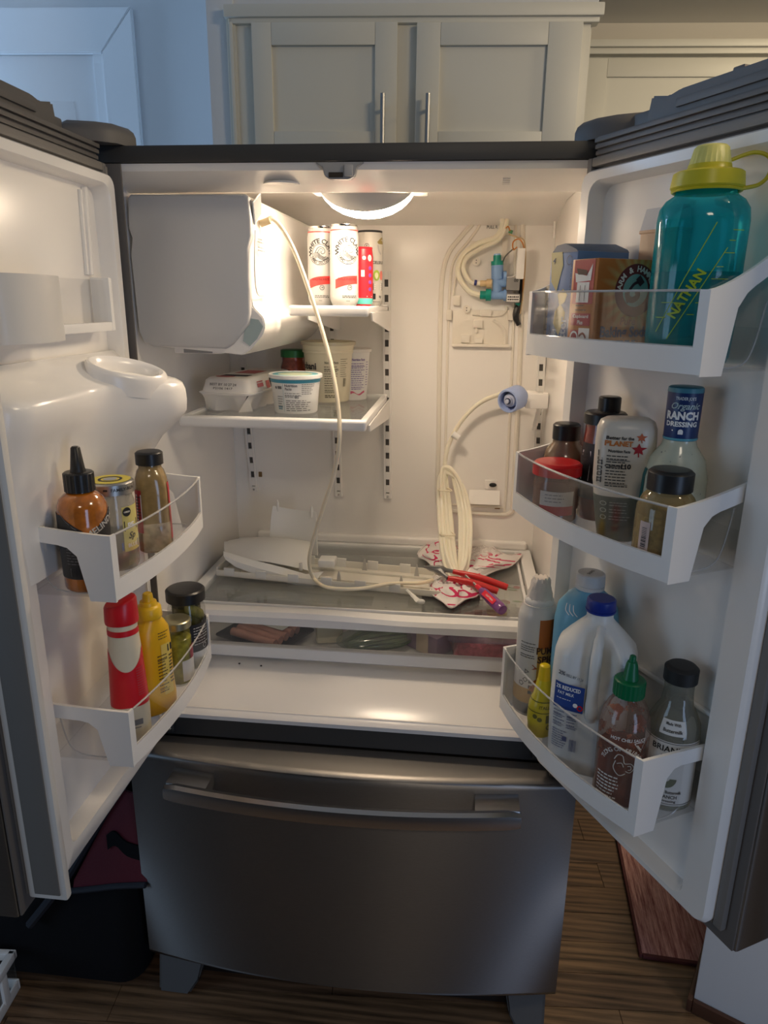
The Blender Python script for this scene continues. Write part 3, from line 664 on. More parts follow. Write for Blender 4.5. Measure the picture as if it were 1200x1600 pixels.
# shallow dairy bin high on the left door
t = thing('dairy_bin', 'shallow white bin with translucent sides high on left door', 'bin', wd(DL, .28, .03, 1.475))
bm = B()
dbox(bm, DL, .090, .1, .004, .036, 1.474, 1.556, .002); dbox(bm, DL, .1, .40, .024, .036, 1.474, 1.488, .002)
obj('bin_frame', bm, BINW, t)
pts = [(.285, .030), (.292, .060), (.32, .074), (.36, .080), (.40, .074), (.425, .060), (.43, .03)]
bm = B(); P_ = cat([(a, b, 0) for a, b in pts], 4); loft(bm, [[wd(DL, p.x, p.y, 1.470), wd(DL, p.x, p.y-.003, 1.470), wd(DL, p.x, p.y-.003, 1.552), wd(DL, p.x, p.y, 1.552)] for p in P_]); obj('front_panel', bm, mat('frosted_white', (.72, .71, .69), .35), t)
bm = B(); dbox(bm, DL, .1, .288, .026, .029, 1.488, 1.552); dbox(bm, DL, .1, .288, .003, .029, 1.484, 1.487); obj('clear_side', bm, clear('milky_clear'), t)

# ------------------------------------------------------------------ shelves
def shelf(label, x0, x1, y0, y1, z, bar, th=.018, brk=(None,), gz=.006):
    t = thing('glass_shelf', label, 'shelf', ((x0+x1)/2, (y0+y1)/2, z), 0, 'cantilevered glass shelves')
    bm = B()
    box(bm, x0, x1, y0, y0+bar, z-th, z+.002, .006, 3)
    box(bm, x0, x0+.014, y0+bar*.6, y1, z-th*.7, z+.001, .003); box(bm, x1-.014, x1, y0+bar*.6, y1, z-th*.7, z+.001, .003)
    box(bm, x0, x1, y1-.02, y1, z-th*.7, z+.003, .003)
    obj('shelf_frame', bm, BINW, t)
    obj('glass_pane', box(B(), x0+.013, x1-.013, y0+bar*.8, y1-.018, z-gz, z-gz+.004), GLASS, t)
    for xb in brk:
        if xb is None: continue
        bm = B()
        prism(bm, [(y0+.03, z-th*.6), (YB-.012, z-th*.6), (YB-.002, z-.012), (YB-.002, z-.06), (YB-.03, z-.06), (y0+.04, z-.026)], lambda a, b: Vector((xb-.0015, a, b)), lambda a, b: Vector((xb+.0015, a, b)))
        obj('shelf_bracket', bm, RAILW, t)
    return t
ZM = 1.291; ZTS = 1.513
shelf('half-width glass shelf holding the egg carton and tubs', -.372, .012, .150, .572, ZM+.004, .022, .020, (-.33, .0145))
shelf('narrow upper glass shelf holding four slim cans', -.146, .012, .180, .572, ZTS, .022, .018, (-.115, .0145), gz=.004)

# ------------------------------------------------------------------ slim cans
def can(name, label, px, y, r, h, cols, decorate, z=ZTS+.001, rim=CHROME, group=None, tw=0):
    p = atY(px, 440, y); t = thing(name, label, 'can', (p.x, y, z), face_rz(p.x, y), group)
    b = Body([(0, r*.80, r*.80, 2), (.003, r*.86, r*.86, 2), (.012, r*.99, r*.99, 2), (.016, r, r, 2), (h-.020, r, r, 2), (h-.008, r*.93, r*.93, 2), (h-.004, r*.90, r*.90, 2)])
    obj('can_body', b.mesh(32), cols, t, local=True)
    b2 = Body([(h-.0045, r*.90, r*.90, 2), (h-.003, r*.93, r*.93, 2), (h-.0005, r*.93, r*.93, 2), (h, r*.89, r*.89, 2), (h-.004, r*.84, r*.84, 2)]); obj('can_rim', b2.mesh(32), rim, t, local=True)
    bm = B(); ringp(bm, lambda x, y_: Vector((x, y_, h-.0015)), .006, .003); obj('pull_tab', bm, rim, t, local=True)
    decorate(t, b); return t
CANW = mat('matte_white_can', (.47, .465, .455), .35, spec=.5)
def seltzer(dt, berry):
    def dec(t, b):
        f = b.flat(dt, .104, .0004); bm = B()
        text(bm, 'WHITE CLAW', .0128, f, 0, 0, bold=.03, arc=.0225)
        t2 = B(); ringp(bm, f, .0235, .0009, R(190), R(350), 24)
        # lower arc of words, read upright
        word = 'HARD SELTZER'
        for i, ch in enumerate(word):
            if ch == ' ': continue
            a = R(-90)+(i-(len(word)-1)/2)*.19; text(bm, ch, .0075, lambda x, y: f(x, y), .0195*math.cos(a), .0195*math.sin(a), rot=a+PI/2, bold=.01)
        t2.free()
        obj('printed_words', bm, INK, t, local=True)
        bm = B(); ringp(bm, f, .0165, .0010, R(20), R(330), 30)
        for k in range(5): stroke(bm, f, [(-.015+.001*k, -.002-.0024*k), (-.006, .001-.0022*k), (.000, -.004-.002*k), (.008, -.008-.0015*k), (.013-.001*k, -.006-.002*k)], .0009)
        stroke(bm, f, [(-.010, .001), (-.004, .010), (.004, .011), (.009, .006), (.009, .000), (.004, -.002), (.002, .001), (.004, .003)], .0013)
        stroke(bm, f, [(-.006, -.001), (-.001, .007), (.004, .008), (.006, .004)], .0010); stroke(bm, f, [(-.002, -.003), (.001, .004), (.003, .005)], .0006)
        obj('wave_emblem', bm, mat('slate_ink', (.06, .065, .07), .5), t, local=True)
        g = b.flat(dt, .052, .0003); bm = B()
        poly(bm, g, [(-.028+.056*i/14, .0105-.006*(1-i/14)**2) for i in range(15)]+[(.028-.056*i/14, -.010-.007*(i/14)**2+.004*math.sin(i/14*PI)) for i in range(15)]) if False else sheet(bm, [[g(-.027+.05*i/16, v) for i, v in enumerate([(.007-.008*(1-k/16)**3)*1 for k in range(17)])], [g(-.027+.05*i/16, -.0085-.010*(1-i/16)**2) for i in range(17)]])
        obj('fruit_band', bm, mat('berry_red_print', (.75, .045, .04), .4), t, local=True)
        g2 = b.flat(dt, .052, .0006); bm = B(); text(bm, berry, .007, g2, .0, .0, bold=.01); h_ = b.flat(dt, .030, .0005)
        ringp(bm, h_, .0045, .0009, x=.003, y=.006); text(bm, '14', .005, h_, .003, .006)
        lines(bm, h_, -.012, .02, (-.010, -.013), .0012, rag=.1); lines(bm, h_, -.004, .006, (-.020,), .0008)
        obj('fine_print', bm, INK, t, local=True)
        bm = B(); q = Body([(.1415, b.rad(0, .14), b.rad(0, .14), 2)]); sheet(bm, [[b.pt(2*PI*i/32, z, .0004) for i in range(33)] for z in (.1435, .1455)]); obj('rim_stripe', bm, mat('berry_red_print'), t, local=True)
    return dec
can('seltzer_can', 'white seltzer can with red band, left of the foremost one', 503, .315, .0290, .156, CANW, seltzer(R(-6), 'RASPBERRY'), group='white seltzer cans')
can('seltzer_can', 'foremost white seltzer can with red band on upper shelf', 538, .270, .0290, .156, CANW, seltzer(R(16), 'STRAWBERRY'), group='white seltzer cans')
def redcan(t, b):
    bm = B(); sheet(bm, [[b.pt(2*PI*i/32, z, .0003) for i in range(33)] for z in (.004, .012, .016)]); obj('teal_base', bm, mat('teal_print', (.12, .62, .53), .4), t, local=True)
    f = b.flat(R(38), .06, .0005); bm = B()
    for k in range(4): disc(bm, f, .0042, .002, -.026+.014*k, 12)
    obj('purple_fruit_print', bm, mat('purple_print', (.22, .06, .35), .4), t, local=True)
    bm = B(); disc(bm, f, .005, .001, .036, 14, .0065); disc(bm, f, .004, -.012, .036, 12, .004); quad(bm, f, -.018, -.011, -.001, .012); quad(bm, f, -.006, .008, -.041, -.0395); obj('pale_print', bm, mat('pale_print', (.75, .72, .66), .5), t, local=True)
    bm = B(); text(bm, '12', .005, f, .001, .036); obj('dark_print', bm, INK, t, local=True)
can('soda_can', 'short red slim can with teal base beside white seltzer', 567, .330, .0215, .118, mat('red_can', (.70, .02, .035), .35), redcan, rim=mat('red_can'))
def celsius(t, b):
    f = b.flat(R(30), .09, .0004); bm = B(); text(bm, 'CELSIUS', .0085, f, .005, 0, bold=.02)
    g = b.flat(R(30), .03, .0004); quad(bm, g, -.008, .018, .003, .018); ringp(bm, f, .0045, .001, x=-.022, y=.034); text(bm, 'ff', .005, f, -.022, .034); quad(bm, g, -.008, -.002, -.016, -.004); text(bm, 'kg', .007, g, .010, -.010)
    lines(bm, g, -.008, .018, (-.021,), .001); obj('printed_words', bm, INK, t, local=True)
    bm = B(); lines(bm, lambda x, y: g(x, y)+Vector((0, 0, 0)), -.006, .016, (), .001)
    for y in (.006, .010, .014): quad(bm, b.flat(R(30), .03, .0007), -.005, .015, y, y+.0015)
    obj('white_print', bm, WHT, t, local=True)
    bm = B(); disc(bm, f, .0085, .000, -.026, 20, .011); obj('kiwi_print', bm, mat('kiwi_green', (.35, .50, .06), .5), t, local=True)
    h_ = b.flat(R(30), .09, .0006); bm = B(); disc(bm, h_, .0045, .000, -.026, 16, .006); obj('kiwi_core', bm, mat('kiwi_core', (.72, .74, .45), .5), t, local=True)
    bm = B(); disc(bm, f, .006, .014, -.026, 14, .010); obj('guava_print', bm, mat('guava_pink', (.75, .22, .18), .5), t, local=True)
    bm = B(); sheet(bm, [[f(.001+.018*i/8, .042+.010*math.sin(PI*i/16)) for i in range(9)], [f(.004+.016*i/8, .038) for i in range(9)]]); obj('olive_swirl', bm, mat('olive_print', (.32, .25, .07), .5), t, local=True)
    bm = B(); stroke(bm, f, [(.003, .036), (.006, .024), (.012, .017)], .004); obj('grey_swirl', bm, mat('grey_print', (.45, .44, .42), .5), t, local=True)
can('energy_drink_can', 'white energy drink can with kiwi print, rearmost of the cans', 578, .400, .0285, .156, mat('white_can_silk', (.60, .58, .53), .32), celsius, rim=mat('black_plastic'))

# ------------------------------------------------------------------ food on the middle shelf
STYRO = mat('foam_carton', (.80, .78, .76), .6, bump=.15, bscale=260, sss=.1)
e0 = atZ(330, 640, ZM); e1 = atZ(398, 641, ZM); e2 = atZ(432, 612, ZM)
ew = .118; el = .262; ea = math.atan2(1, .12)-PI/2
eg = thing('egg_carton', 'white foam egg carton at left on the middle shelf', 'egg carton', (-.285, .375, ZM+.001), R(-9))
def cup_ring(z, k):
    out = []
    for i in range(72):
        t = i/72*4
        if t < 1: x, y, nx, ny, q = -ew/2+ew*t, -el/2, 0, -1, t*2
        elif t < 2: x, y, nx, ny, q = ew/2, -el/2+el*(t-1), 1, 0, (t-1)*6
        elif t < 3: x, y, nx, ny, q = ew/2-ew*(t-2), el/2, 0, 1, (t-2)*2
        else: x, y, nx, ny, q = -ew/2, el/2-el*(t-3), -1, 0, (t-3)*6
        ins = k*(.012+.016*(math.cos(2*PI*q)*.5+.5)); x -= nx*ins; y -= ny*ins
        cx = max(-ew/2+.012+k*.012, min(ew/2-.012-k*.012, x)); cy = max(-el/2+.012+k*.012, min(el/2-.012-k*.012, y)); dx, dy = x-cx, y-cy; l = math.hypot(dx, dy)
        m_ = .012+k*.002
        if l > m_ and abs(dx) > 1e-6 and abs(dy) > 1e-6: x, y = cx+dx/l*m_, cy+dy/l*m_
        out.append((x, y, z))
    return out
bm = B(); loft(bm, [cup_ring(0, 1.05), cup_ring(.003, .95), cup_ring(.026, .38), cup_ring(.036, .05), cup_ring(.037, -.15), cup_ring(.039, -.15)]); obj('cup_tray', bm, STYRO, eg, local=True, ang=60)
def rr3(x, y, z, r=.014): return [(a, b, z) for a, b in rrect(-x, x, -y, y, r)]
bm = B(); loft(bm, [rr3(ew/2+.004, el/2+.004, .0395), rr3(ew/2+.004, el/2+.004, .0415), rr3(ew/2-.001, el/2-.001, .042), rr3(ew/2-.007, el/2-.008, .066), rr3(ew/2-.013, el/2-.014, .071), rr3(ew/2-.017, el/2-.018, .072)]); lid = obj('carton_lid', bm, STYRO, eg, local=True)
fr_ = lambda x, y: Vector((x, -el/2+.0025-.0004+.30*(y), .054+y)); bm = B()
text(bm, 'BEST BY 10 27 24', .0072, fr_, -.004, .004, w=.062); text(bm, 'P2106 1417', .0062, fr_, -.004, -.004, w=.045); obj('date_stamp', bm, INKG, lid, local=True)
top = lambda x, y: Vector((x, y, .0724)); bm = B(); quad(bm, top, -.032, .032, -.085, -.055); sd_ = lambda x, y: Vector((ew/2-.0032+.0006-.25*y, x, .054+y)); quad(bm, sd_, -.018, -.004, -.009, .010); obj('black_print', bm, INK, lid, local=True)
bm = B(); disc(bm, top, .022, -.014, -.095, 20, .016); quad(bm, top, -.03, .02, -.02, .05); quad(bm, sd_, -.085, -.055, -.004, .004); quad(bm, sd_, -.085, -.055, .006, .0085); quad(bm, sd_, -.040, -.022, -.010, .006); quad(bm, sd_, .01, .09, -.004, .004); obj('red_print', bm, mat('faded_red_print', (.55, .16, .17), .6), lid, local=True)

def tub(name, label, cat_, px, py, w_, h, prof, cols, lidm, dec, rim=.004, zz=ZM+.001, group=None):
    p = atZ(px, py, zz); p = p+(p-CAM).normalized()*(w_*.46); t = thing(name, label, cat_, (p.x, p.y, zz), face_rz(p.x, p.y), group)
    b = Body([(z*h, k*w_/2, k*w_/2, 2) for z, k in prof]); obj('tub_body', b.mesh(36), cols, t, local=True)
    if lidm is not None:
        r = w_/2*prof[-1][1]; bm = Body([(h-.008, r+.002, r+.002, 2), (h-.0075, r+rim, r+rim, 2), (h-.001, r+rim, r+rim, 2), (h, r+rim-.0015, r+rim-.0015, 2), (h-.002, r-.001, r-.001, 2)]).mesh(36); l = obj('tub_lid', bm, lidm, t, local=True)
    dec(t, b, h, w_); return t
def nutrition(bm, f, x0, x1, y0, y1, n=9, head=True):
    if head: text(bm, 'Nutrition Facts', (y1-y0)*.10, f, (x0+x1)/2, y1-(y1-y0)*.05, w=(x1-x0)*.92, bold=.03); y1 -= (y1-y0)*.13
    st = (y1-y0)/n
    for i in range(n): lines(bm, f, x0, x1, (y1-st*(i+.6),), st*.30, rag=.3)
    quad(bm, f, x0, x1, y1-st*2.1, y1-st*1.92, 4); quad(bm, f, x0, x1, y0+st*.9, y0+st*1.02, 4); return bm
def deli(t, b, h, w_):
    bm = B(); bm2 = b.patch(-PI, PI, h*.80, h*.885, .0004, 40); obj('blue_band', bm2, mat('teal_blue_print', (.05, .28, .40), .4), t, local=True)
    f = b.flat(0, h*.5, .0006); text(bm, 'Nutrition', .0075, f, -.010, .0195, w=.026, bold=.03); text(bm, 'Facts', .0075, f, -.0155, .0125, w=.014, bold=.03)
    nutrition(bm, f, -.024, .012, -.006, .006, 3, False); text(bm, '80', .0085, f, .002, -.0045, bold=.03); lines(bm, f, .012, .042, [.022-.004*i for i in range(6)], .0013); lines(bm, f, -.022, .042, [-.012-.0042*i for i in range(6)], .0015); lines(bm, f, -.043, -.028, [-.004-.005*i for i in range(5)], .0014)
    quad(bm, f, -.040, -.030, .012, .018); disc(bm, f, .003, -.045, .0145); obj('fine_print', bm, INKG, t, local=True)
    bm = B(); quad(bm, f, -.027, -.0265, -.036, .024); lines(bm, f, -.043, -.028, (-.026, -.030), .0024); obj('blue_print', bm, mat('teal_blue_print'), t, local=True)
    bm = B(); q = lambda x, y: Vector((x, y, h+.0006)); ringp(bm, lambda x, y: Vector((x, y, h-.0012)), w_*.40, .012); obj('lid_print', bm, mat('aqua_print', (.20, .52, .60), .4), t, local=True)
    bm = B(); disc(bm, lambda x, y: Vector((x, y, h-.0014)), w_*.33); obj('lid_green_print', bm, mat('green_cream_print', (.62, .70, .52), .4), t, local=True)
tub('dip_tub', 'low round white tub with blue band, front of middle shelf', 'tub', 463, 648, .108, .082, [(0, .82), (.03, .86), (.5, .92), (.92, 1.0)], PAPER, WHT, deli)
def yog(t, b, h, w_):
    f = b.flat(R(4), h*.48, .0006); bm = B(); nutrition(bm, f, -.014, .020, -.045, .030, 12); lines(bm, f, .024, .046, [.034-.005*i for i in range(9)], .0013); lines(bm, f, -.014, .03, (-.050, -.054), .0022); barcode(bm, f, .034, .044, -.03, -.010, 7); lines(bm, f, .02, .044, (.050,), .0012)
    obj('fine_print', bm, mat('olive_ink', (.12, .11, .06), .5), t, local=True)
    g = b.flat(R(-62), h*.60, .0006); bm = B(); text(bm, 'Chobani', .022, g, -.006, 0, bold=.03); obj('printed_name', bm, INK, t, local=True)
    bm = Body([(h-.026, w_*.49, w_*.49, 2), (h-.025, w_*.505, w_*.505, 2), (h-.020, w_*.505, w_*.505, 2), (h-.019, w_*.49, w_*.49, 2)]).mesh(36, cap=False); obj('tub_collar', bm, mat('cream_tub', (.78, .72, .54), .4), t, local=True)
tub('yogurt_tub', 'large cream yogurt tub behind the low white tub', 'tub', 514, 630, .122, .140, [(0, .78), (.02, .81), (.8, .96), (.82, .99), (.95, 1.0)], mat('cream_tub', (.78, .72, .54), .4), clear('cream_lid', (.85, .80, .65), .5, .1, .6, (.78, .72, .55)), yog, .0045)
def cott(t, b, h, w_):
    f = b.flat(R(20), h*.5, .0006); bm = B(); nutrition(bm, f, -.016, .020, -.036, .040, 13); lines(bm, f, .024, .034, [.03-.006*i for i in range(10)], .0016); obj('purple_print', bm, mat('purple_ink', (.14, .08, .32), .5), t, local=True)
    bm = B(); sheet(bm, [[f(-.018+.04*i/8, -.046+.003*math.sin(i)) for i in range(9)], [f(-.018+.04*i/8, -.042+.004*math.sin(i*.9+1)) for i in range(9)]]); obj('pink_print', bm, mat('pink_ink', (.6, .12, .22), .5), t, local=True)
tub('cottage_cheese_tub', 'white tub with purple print behind cream yogurt tub', 'tub', 550, 626, .088, .122, [(0, .80), (.02, .83), (.9, .98), (.94, 1.0)], PAPER, mat('pale_lid', (.72, .71, .68), .4), cott)
p = atZ(466, 613, ZM); sj = thing('salsa_jar', 'red sauce jar with green lid behind cream yogurt tub', 'jar', (p.x+.012, .525, ZM+.001), 0)
b = Body([(0, .030, .030, 2), (.004, .033, .033, 2), (.075, .033, .033, 2), (.088, .029, .029, 2), (.098, .029, .029, 2)]); obj('jar_body', b.mesh(28), mat('tomato_sauce', (.30, .06, .03), .2, var=.4, vscale=60, coat=.8), sj, local=True)
obj('jar_lid', lift(screwcap(.032, .018, ribs=0), .098), mat('green_metal', (.03, .22, .06), .35), sj, local=True)
obj('paper_label', b.patch(-1.1, 1.6, .02, .065), mat('maroon_label', (.14, .03, .03), .5), sj, local=True)

# ------------------------------------------------------------------ glass over the drawer, the drawer, its contents
ZG = .887
t = thing('crisper_cover_shelf', 'full-width glass shelf above the drawer, strewn with tools', 'shelf', (0, .37, ZG))
bm = B(); gx = .398; y0, y1 = .160, .588
box(bm, -gx, gx, y1-.022, y1, ZG-.012, ZG+.004, .003); box(bm, -gx, -gx+.026, y0+.01, y1-.02, ZG-.012, ZG+.004, .003); box(bm, gx-.030, gx, y0+.01, y1-.02, ZG-.012, ZG+.004, .003); box(bm, gx-.042, gx-.036, y0+.01, y1-.02, ZG-.012, ZG+.002, .001)
box(bm, gx-.016, gx-.004, y0+.07, y0+.12, ZG+.004, ZG+.022, .003); box(bm, -gx+.01, gx-.01, y0-.002, y0+.004, ZG-.008, ZG, .002)
obj('shelf_frame', bm, BINW, t)
obj('glass_pane', box(B(), -gx+.022, gx-.028, y0+.003, y1-.02, ZG-.005, ZG), GLASS, t)
bm = B(); box(bm, -gx+.04, .02, y0+.035, y0+.085, ZG-.0065, ZG-.0055, 0); box(bm, .10, gx-.06, y0+.035, y0+.085, ZG-.0065, ZG-.0055, 0); obj('dark_recess_patch', bm, clear('smoky_clear', (.90, .91, .90), .1, .2, .10, (.5, .52, .5)), t)  # smoky sheets drawn for the darker recess patches under the glass
dw = thing('produce_bin', 'wide translucent drawer with a white bar handle, holding packages', 'drawer', (0, .3, ZF+.004))
yb = .128
bm = B(); rings = []
for i in range(25):
    x = -.392+.784*i/24; s_ = .010*math.exp(-((x-.10)/.13)**2)-.004*math.cos(x*7); rings.append([Vector((x, yy, zz+dz_)) for yy, zz, dz_ in ((yb, .853, 0), (yb-.004, .872, -s_*.4), (yb+.002, .882, -s_*.6), (yb+.024, .885, -s_*.4), (yb+.028, .875, 0), (yb+.02, .853, 0))])
loft(bm, rings); obj('front_bar', bm, BINW, dw)
bm = B(); box(bm, -.392, .392, yb+.010, yb+.030, ZF+.016, .794, .004); obj('bottom_rail', bm, BINW, dw)
obj('drawer_front', box(B(), -.390, .390, yb+.014, yb+.017, .790, .856), FROST, dw)
bm = B(); box(bm, -.390, -.387, yb+.018, .57, ZF+.012, .860); box(bm, .387, .390, yb+.018, .57, ZF+.012, .860); box(bm, -.386, .386, .566, .569, ZF+.012, .860); box(bm, -.386, .386, yb+.02, .566, ZF+.010, ZF+.013); obj('drawer_tub', bm, clear('drawer_tub_clear', (.98, .98, .98), .1, .1, .45, (.86, .85, .83)), dw)
bm = B(); box(bm, -.372, -.366, yb+.0125, yb+.0145, .80, .845, 0); box(bm, -.36, -.33, yb+.02, yb+.06, .858, .866, .002); obj('drawer_label_slot', bm, BINW, dw)
ZD = ZF+.0145
p = atZ(425, 993, ZD+.02)
sg = thing('sausage_pack', 'black tray of pink sausages at left inside the drawer', 'sausages', (-.235, .240, ZD), R(-24))
bm = B(); loft(bm, [rr3(.075, .055, .0), rr3(.092, .072, .012), rr3(.094, .074, .013), rr3(.072, .052, .004)]); obj('tray', bm, BLACK, sg, local=True)
for k in range(5): bm = B(); tube(bm, [(-.062, -.042+.021*k, .0165), (0, -.044+.021*k, .018), (.062, -.042+.021*k, .0165)], .0100, 10); obj('sausage', bm, mat('sausage_skin', (.50, .25, .19), .35, var=.15, vscale=40), sg, local=True)
bm = B(); quad(bm, lambda x, y: Vector((x, y, .0295)), -.02, .05, .0, .045); obj('price_label', bm, PAPER, sg, local=True)
ck = thing('cheese_block', 'pale wrapped block between sausages and green bag', 'cheese', (-.085, .245, ZD), R(15))
bm = B(); box(bm, -.03, .03, -.02, .02, 0, .045, .006); obj('block', bm, mat('pale_cheese', (.70, .64, .45), .5, var=.1, vscale=30), ck, local=True)
bm = B(); box(bm, -.0306, .0306, -.0206, .0206, .0145, .0475, .004); obj('wrap', bm, clear('wrap_film', (.92, .92, .9), .8, .15), ck, local=True)
gb = thing('herb_bag', 'clear bag of green herbs in the middle of drawer', 'herbs', (.035, .235, ZD), R(28))
bm = B()
for i in range(26): 
    y = random.uniform(-.035, .035); z = random.uniform(.006, .032); tube(bm, [(-.085, y*.5, .015), (-.02, y, z), (.04, y*1.1+random.uniform(-.01, .01), z), (.085, y*.7, .02)], random.uniform(.002, .0045), 5, smooth=4)
obj('herb_stems', bm, mat('dark_herb', (.075, .115, .045), .5, var=.4, vscale=40), gb, local=True, kind='stuff')
bm = B(); sphere(bm, (0, 0, .0235), .105, .052, .0225, 20, 10); obj('plastic_bag', bm, clear('bag_film', (.90, .93, .90), .9, .12, .08, (.5, .58, .5)), gb, local=True)
pb = thing('purple_carton', 'greyish purple carton right of the green herb bag', 'carton', (.150, .235, ZD), R(-38))
obj('carton_body', box(B(), -.045, .045, -.03, .03, 0, .048, .002), mat('mauve_card', (.25, .18, .26), .5), pb, local=True)
bm = B(); box(bm, -.015, .02, -.0306, -.0302, .0, .048); lines(bm, lambda x, y: Vector((-.0455, x, y)), -.02, .02, (.012, .02, .03, .036), .003); obj('carton_print', bm, mat('cream_print', (.6, .5, .38), .5), pb, local=True)
mp_ = thing('meat_pack', 'clear pack of pink minced meat at right inside drawer', 'meat', (.288, .222, ZD), R(2))
bm = B(); gr = []
for i in range(21):
    gr.append([Vector((-.085+.17*i/20, -.048+.096*j/12, .036+.012*noise.noise(Vector((i*.6, j*.6, 0)))-.028*max(0, max(abs(i-10)/10, abs(j-6)/6)-.86)/.14)) for j in range(13)])
sheet(bm, gr); obj('minced_meat', bm, mat('raw_mince', (.62, .18, .20), .35, bump=.8, bscale=120, var=.35, vscale=90), mp_, local=True)
bm = B(); loft(bm, [rr3(.082, .045, 0), rr3(.096, .060, .052), rr3(.100, .064, .056), rr3(.094, .058, .056)], True, False); obj('pack_tray', bm, clear('pack_clear', (.95, .88, .90), .8, .08, .05, (.8, .5, .6)), mp_, local=True)
bm = B(); loft(bm, [rr3(.099, .063, .0565), rr3(.098, .062, .060)]); obj('film_lid', bm, clear('lilac_film', (.80, .74, .86), .9, .08, .12, (.6, .5, .7)), mp_, local=True)
dk = thing('dark_package', 'dark purple package under the glass at drawer centre', 'package', (.21, .42, ZD), R(4))
obj('package_body', box(B(), -.09, .07, -.045, .045, 0, .055, .012, 3), mat('dark_purple_film', (.035, .025, .045), .25, bump=.5, bscale=30), dk, local=True)
bm = B(); box(bm, -.06, .04, -.0456, -.0452, .012, .045); obj('package_label', bm, mat('grey_label', (.3, .3, .34), .5), dk, local=True)
to = thing('tomato', 'small red tomato behind bar at right inside drawer', 'tomato', (.285, .335, ZD+.052)) if False else None
tt = thing('fruit_box', 'printed berry carton under glass at right of drawer', 'carton', (.325, .385, ZD), R(-6))
obj('carton_body', box(B(), -.05, .05, -.07, .07, 0, .078, .003), PAPER, tt, local=True)
bm = B()
for i in range(7): disc(bm, lambda x, y: Vector((x, y, .0785)), random.uniform(.008, .014), random.uniform(-.035, .035), random.uniform(-.055, .05))
obj('berry_print', bm, RED, tt, local=True)
bm = B()
for i in range(5): disc(bm, lambda x, y: Vector((x, y, .0782)), .012, random.uniform(-.035, .035), random.uniform(-.055, .05), ry=.005)
obj('leaf_print', bm, mat('leaf_green', (.12, .25, .05), .5), tt, local=True)
lm = thing('lime', 'yellow green lime under glass at right of drawer', 'lime', (.300, .275, ZD+.058))
bm = B(); sphere(bm, (0, 0, .026), .026, .022, .022); obj('fruit', bm, mat('lime_skin', (.38, .45, .06), .4, bump=.2, bscale=200), lm, local=True)
bm = B(); sphere(bm, (.026, 0, .026), .004); obj('stem_end', bm, mat('lime_tip', (.25, .28, .05), .5), lm, local=True)

# ------------------------------------------------------------------ loose parts lying on the glass
ZGT = ZG+.0045
PLW = mat('matte_white_plastic', (.74, .735, .70), .42)
f0 = atZ(338, 900, ZGT); f1 = atZ(690, 935, ZGT); f2 = atZ(690, 873, ZGT)
ta = math.atan2(f1.y-f0.y, f1.x-f0.x); tl = (Vector((f1.x, f1.y))-Vector((f0.x, f0.y))).length; tw = .125
tr = thing('filter_tray', 'long off-white plastic filter tray lying on the glass', 'tray', (f0.x, f0.y, ZGT), ta)
bm = B(); box(bm, 0, tl, 0, tw, .001, .004, .001); box(bm, 0, tl, 0, .003, .001, .016, .001); box(bm, 0, tl, tw-.003, tw, .001, .020, .001); box(bm, 0, .003, .003, tw-.003, .001, .022, .001); box(bm, tl-.003, tl, .003, tw-.003, .001, .012, .001)
box(bm, .05, tl-.02, .03, .033, .004, .009, .001); box(bm, .05, tl-.02, tw-.035, tw-.032, .004, .010, .001)
obj('tray_body', bm, mat('cream_white_plastic', (.76, .73, .65), .38), tr, local=True)
for i in range(6):
    x = .02+i*(tl-.06)/6
    for y in (0, tw-.003): obj('clip_tab', box(B(), x, x+.026, y-.0006, y+.0036, .004, (.023 if y == 0 else .026), .0008), PLW, tr, local=True)
for x, y in ((tl*.55, .02), (tl*.82, .025), (tl*.62, tw-.012), (tl*.86, tw-.02)):
    bm = B(); loft(bm, [[(x-.006, y, .004), (x+.006, y, .004), (x+.006, y+.002, .004), (x-.006, y+.002, .004)], [(x-.0035, y, .022), (x+.0035, y, .022), (x+.0035, y+.002, .022), (x-.0035, y+.002, .022)], [(x-.001, y, .034), (x+.001, y, .034), (x+.001, y+.002, .034), (x-.001, y+.002, .034)]]); obj('clip_post', bm, mat('translucent_grey', (.52, .51, .48), .4), tr, local=True)
# bent shell: scoop and upright flap
sc = thing('ice_scoop_cover', 'white curved plastic cover with an upright flap, on tray', 'cover', (-.25, .36, ZGT+.03))
def P3(px, py, y): return atY(px, py, y)
bm = B(); g = []
A_ = [(420, 865), (421, 840), (423, 812), (426, 790)]; Bb = [(497, 868), (496, 845), (496, 820), (494, 800)]
for (a, b_), yy in zip(zip(A_, Bb), (.440, .455, .465, .472)):
    pa, pb_ = P3(*a, yy), P3(*b_, yy-.01); g.append([pa.lerp(pb_, k/8)+Vector((0, .018*math.sin(PI*k/8), -.008*math.sin(PI*k/8)*(1 if yy > .47 else .2))) for k in range(9)])
sheet(bm, g); solid(bm, .0022); fl_ = obj('upright_flap', bm, PLW, sc)
for k in (0, 8):
    p = g[-1][k]+Vector((.012 if k == 0 else -.012, .004, -.004)); bm = B(); tube(bm, [p+Vector((0, 0, -.012)), p+Vector((0, 0, .006)), p+Vector((0, 0, .018))], [.004, .004, .0018], 8, smooth=3); obj('hinge_pin', bm, PLW, fl_)
bm = B(); rings = []
for (xa, ya, xb, yb_, yy, yz) in ((351, 858, 351, 868, .315, 0), (362, 848, 358, 878, .312, 0), (378, 841, 380, 882, .310, 0), (410, 839, 420, 886, .312, 0), (450, 841, 455, 893, .318, 0), (484, 846, 486, 900, .322, 0)):
    a = P3(xa, ya, .44); b_ = P3(xb, yb_-8, yy); g_ = [a.lerp(b_, k/6)+Vector((0, 0, .022*math.sin(PI*k/6)*(1 if xa < 470 else .4))) for k in range(7)]; rings.append(g_)
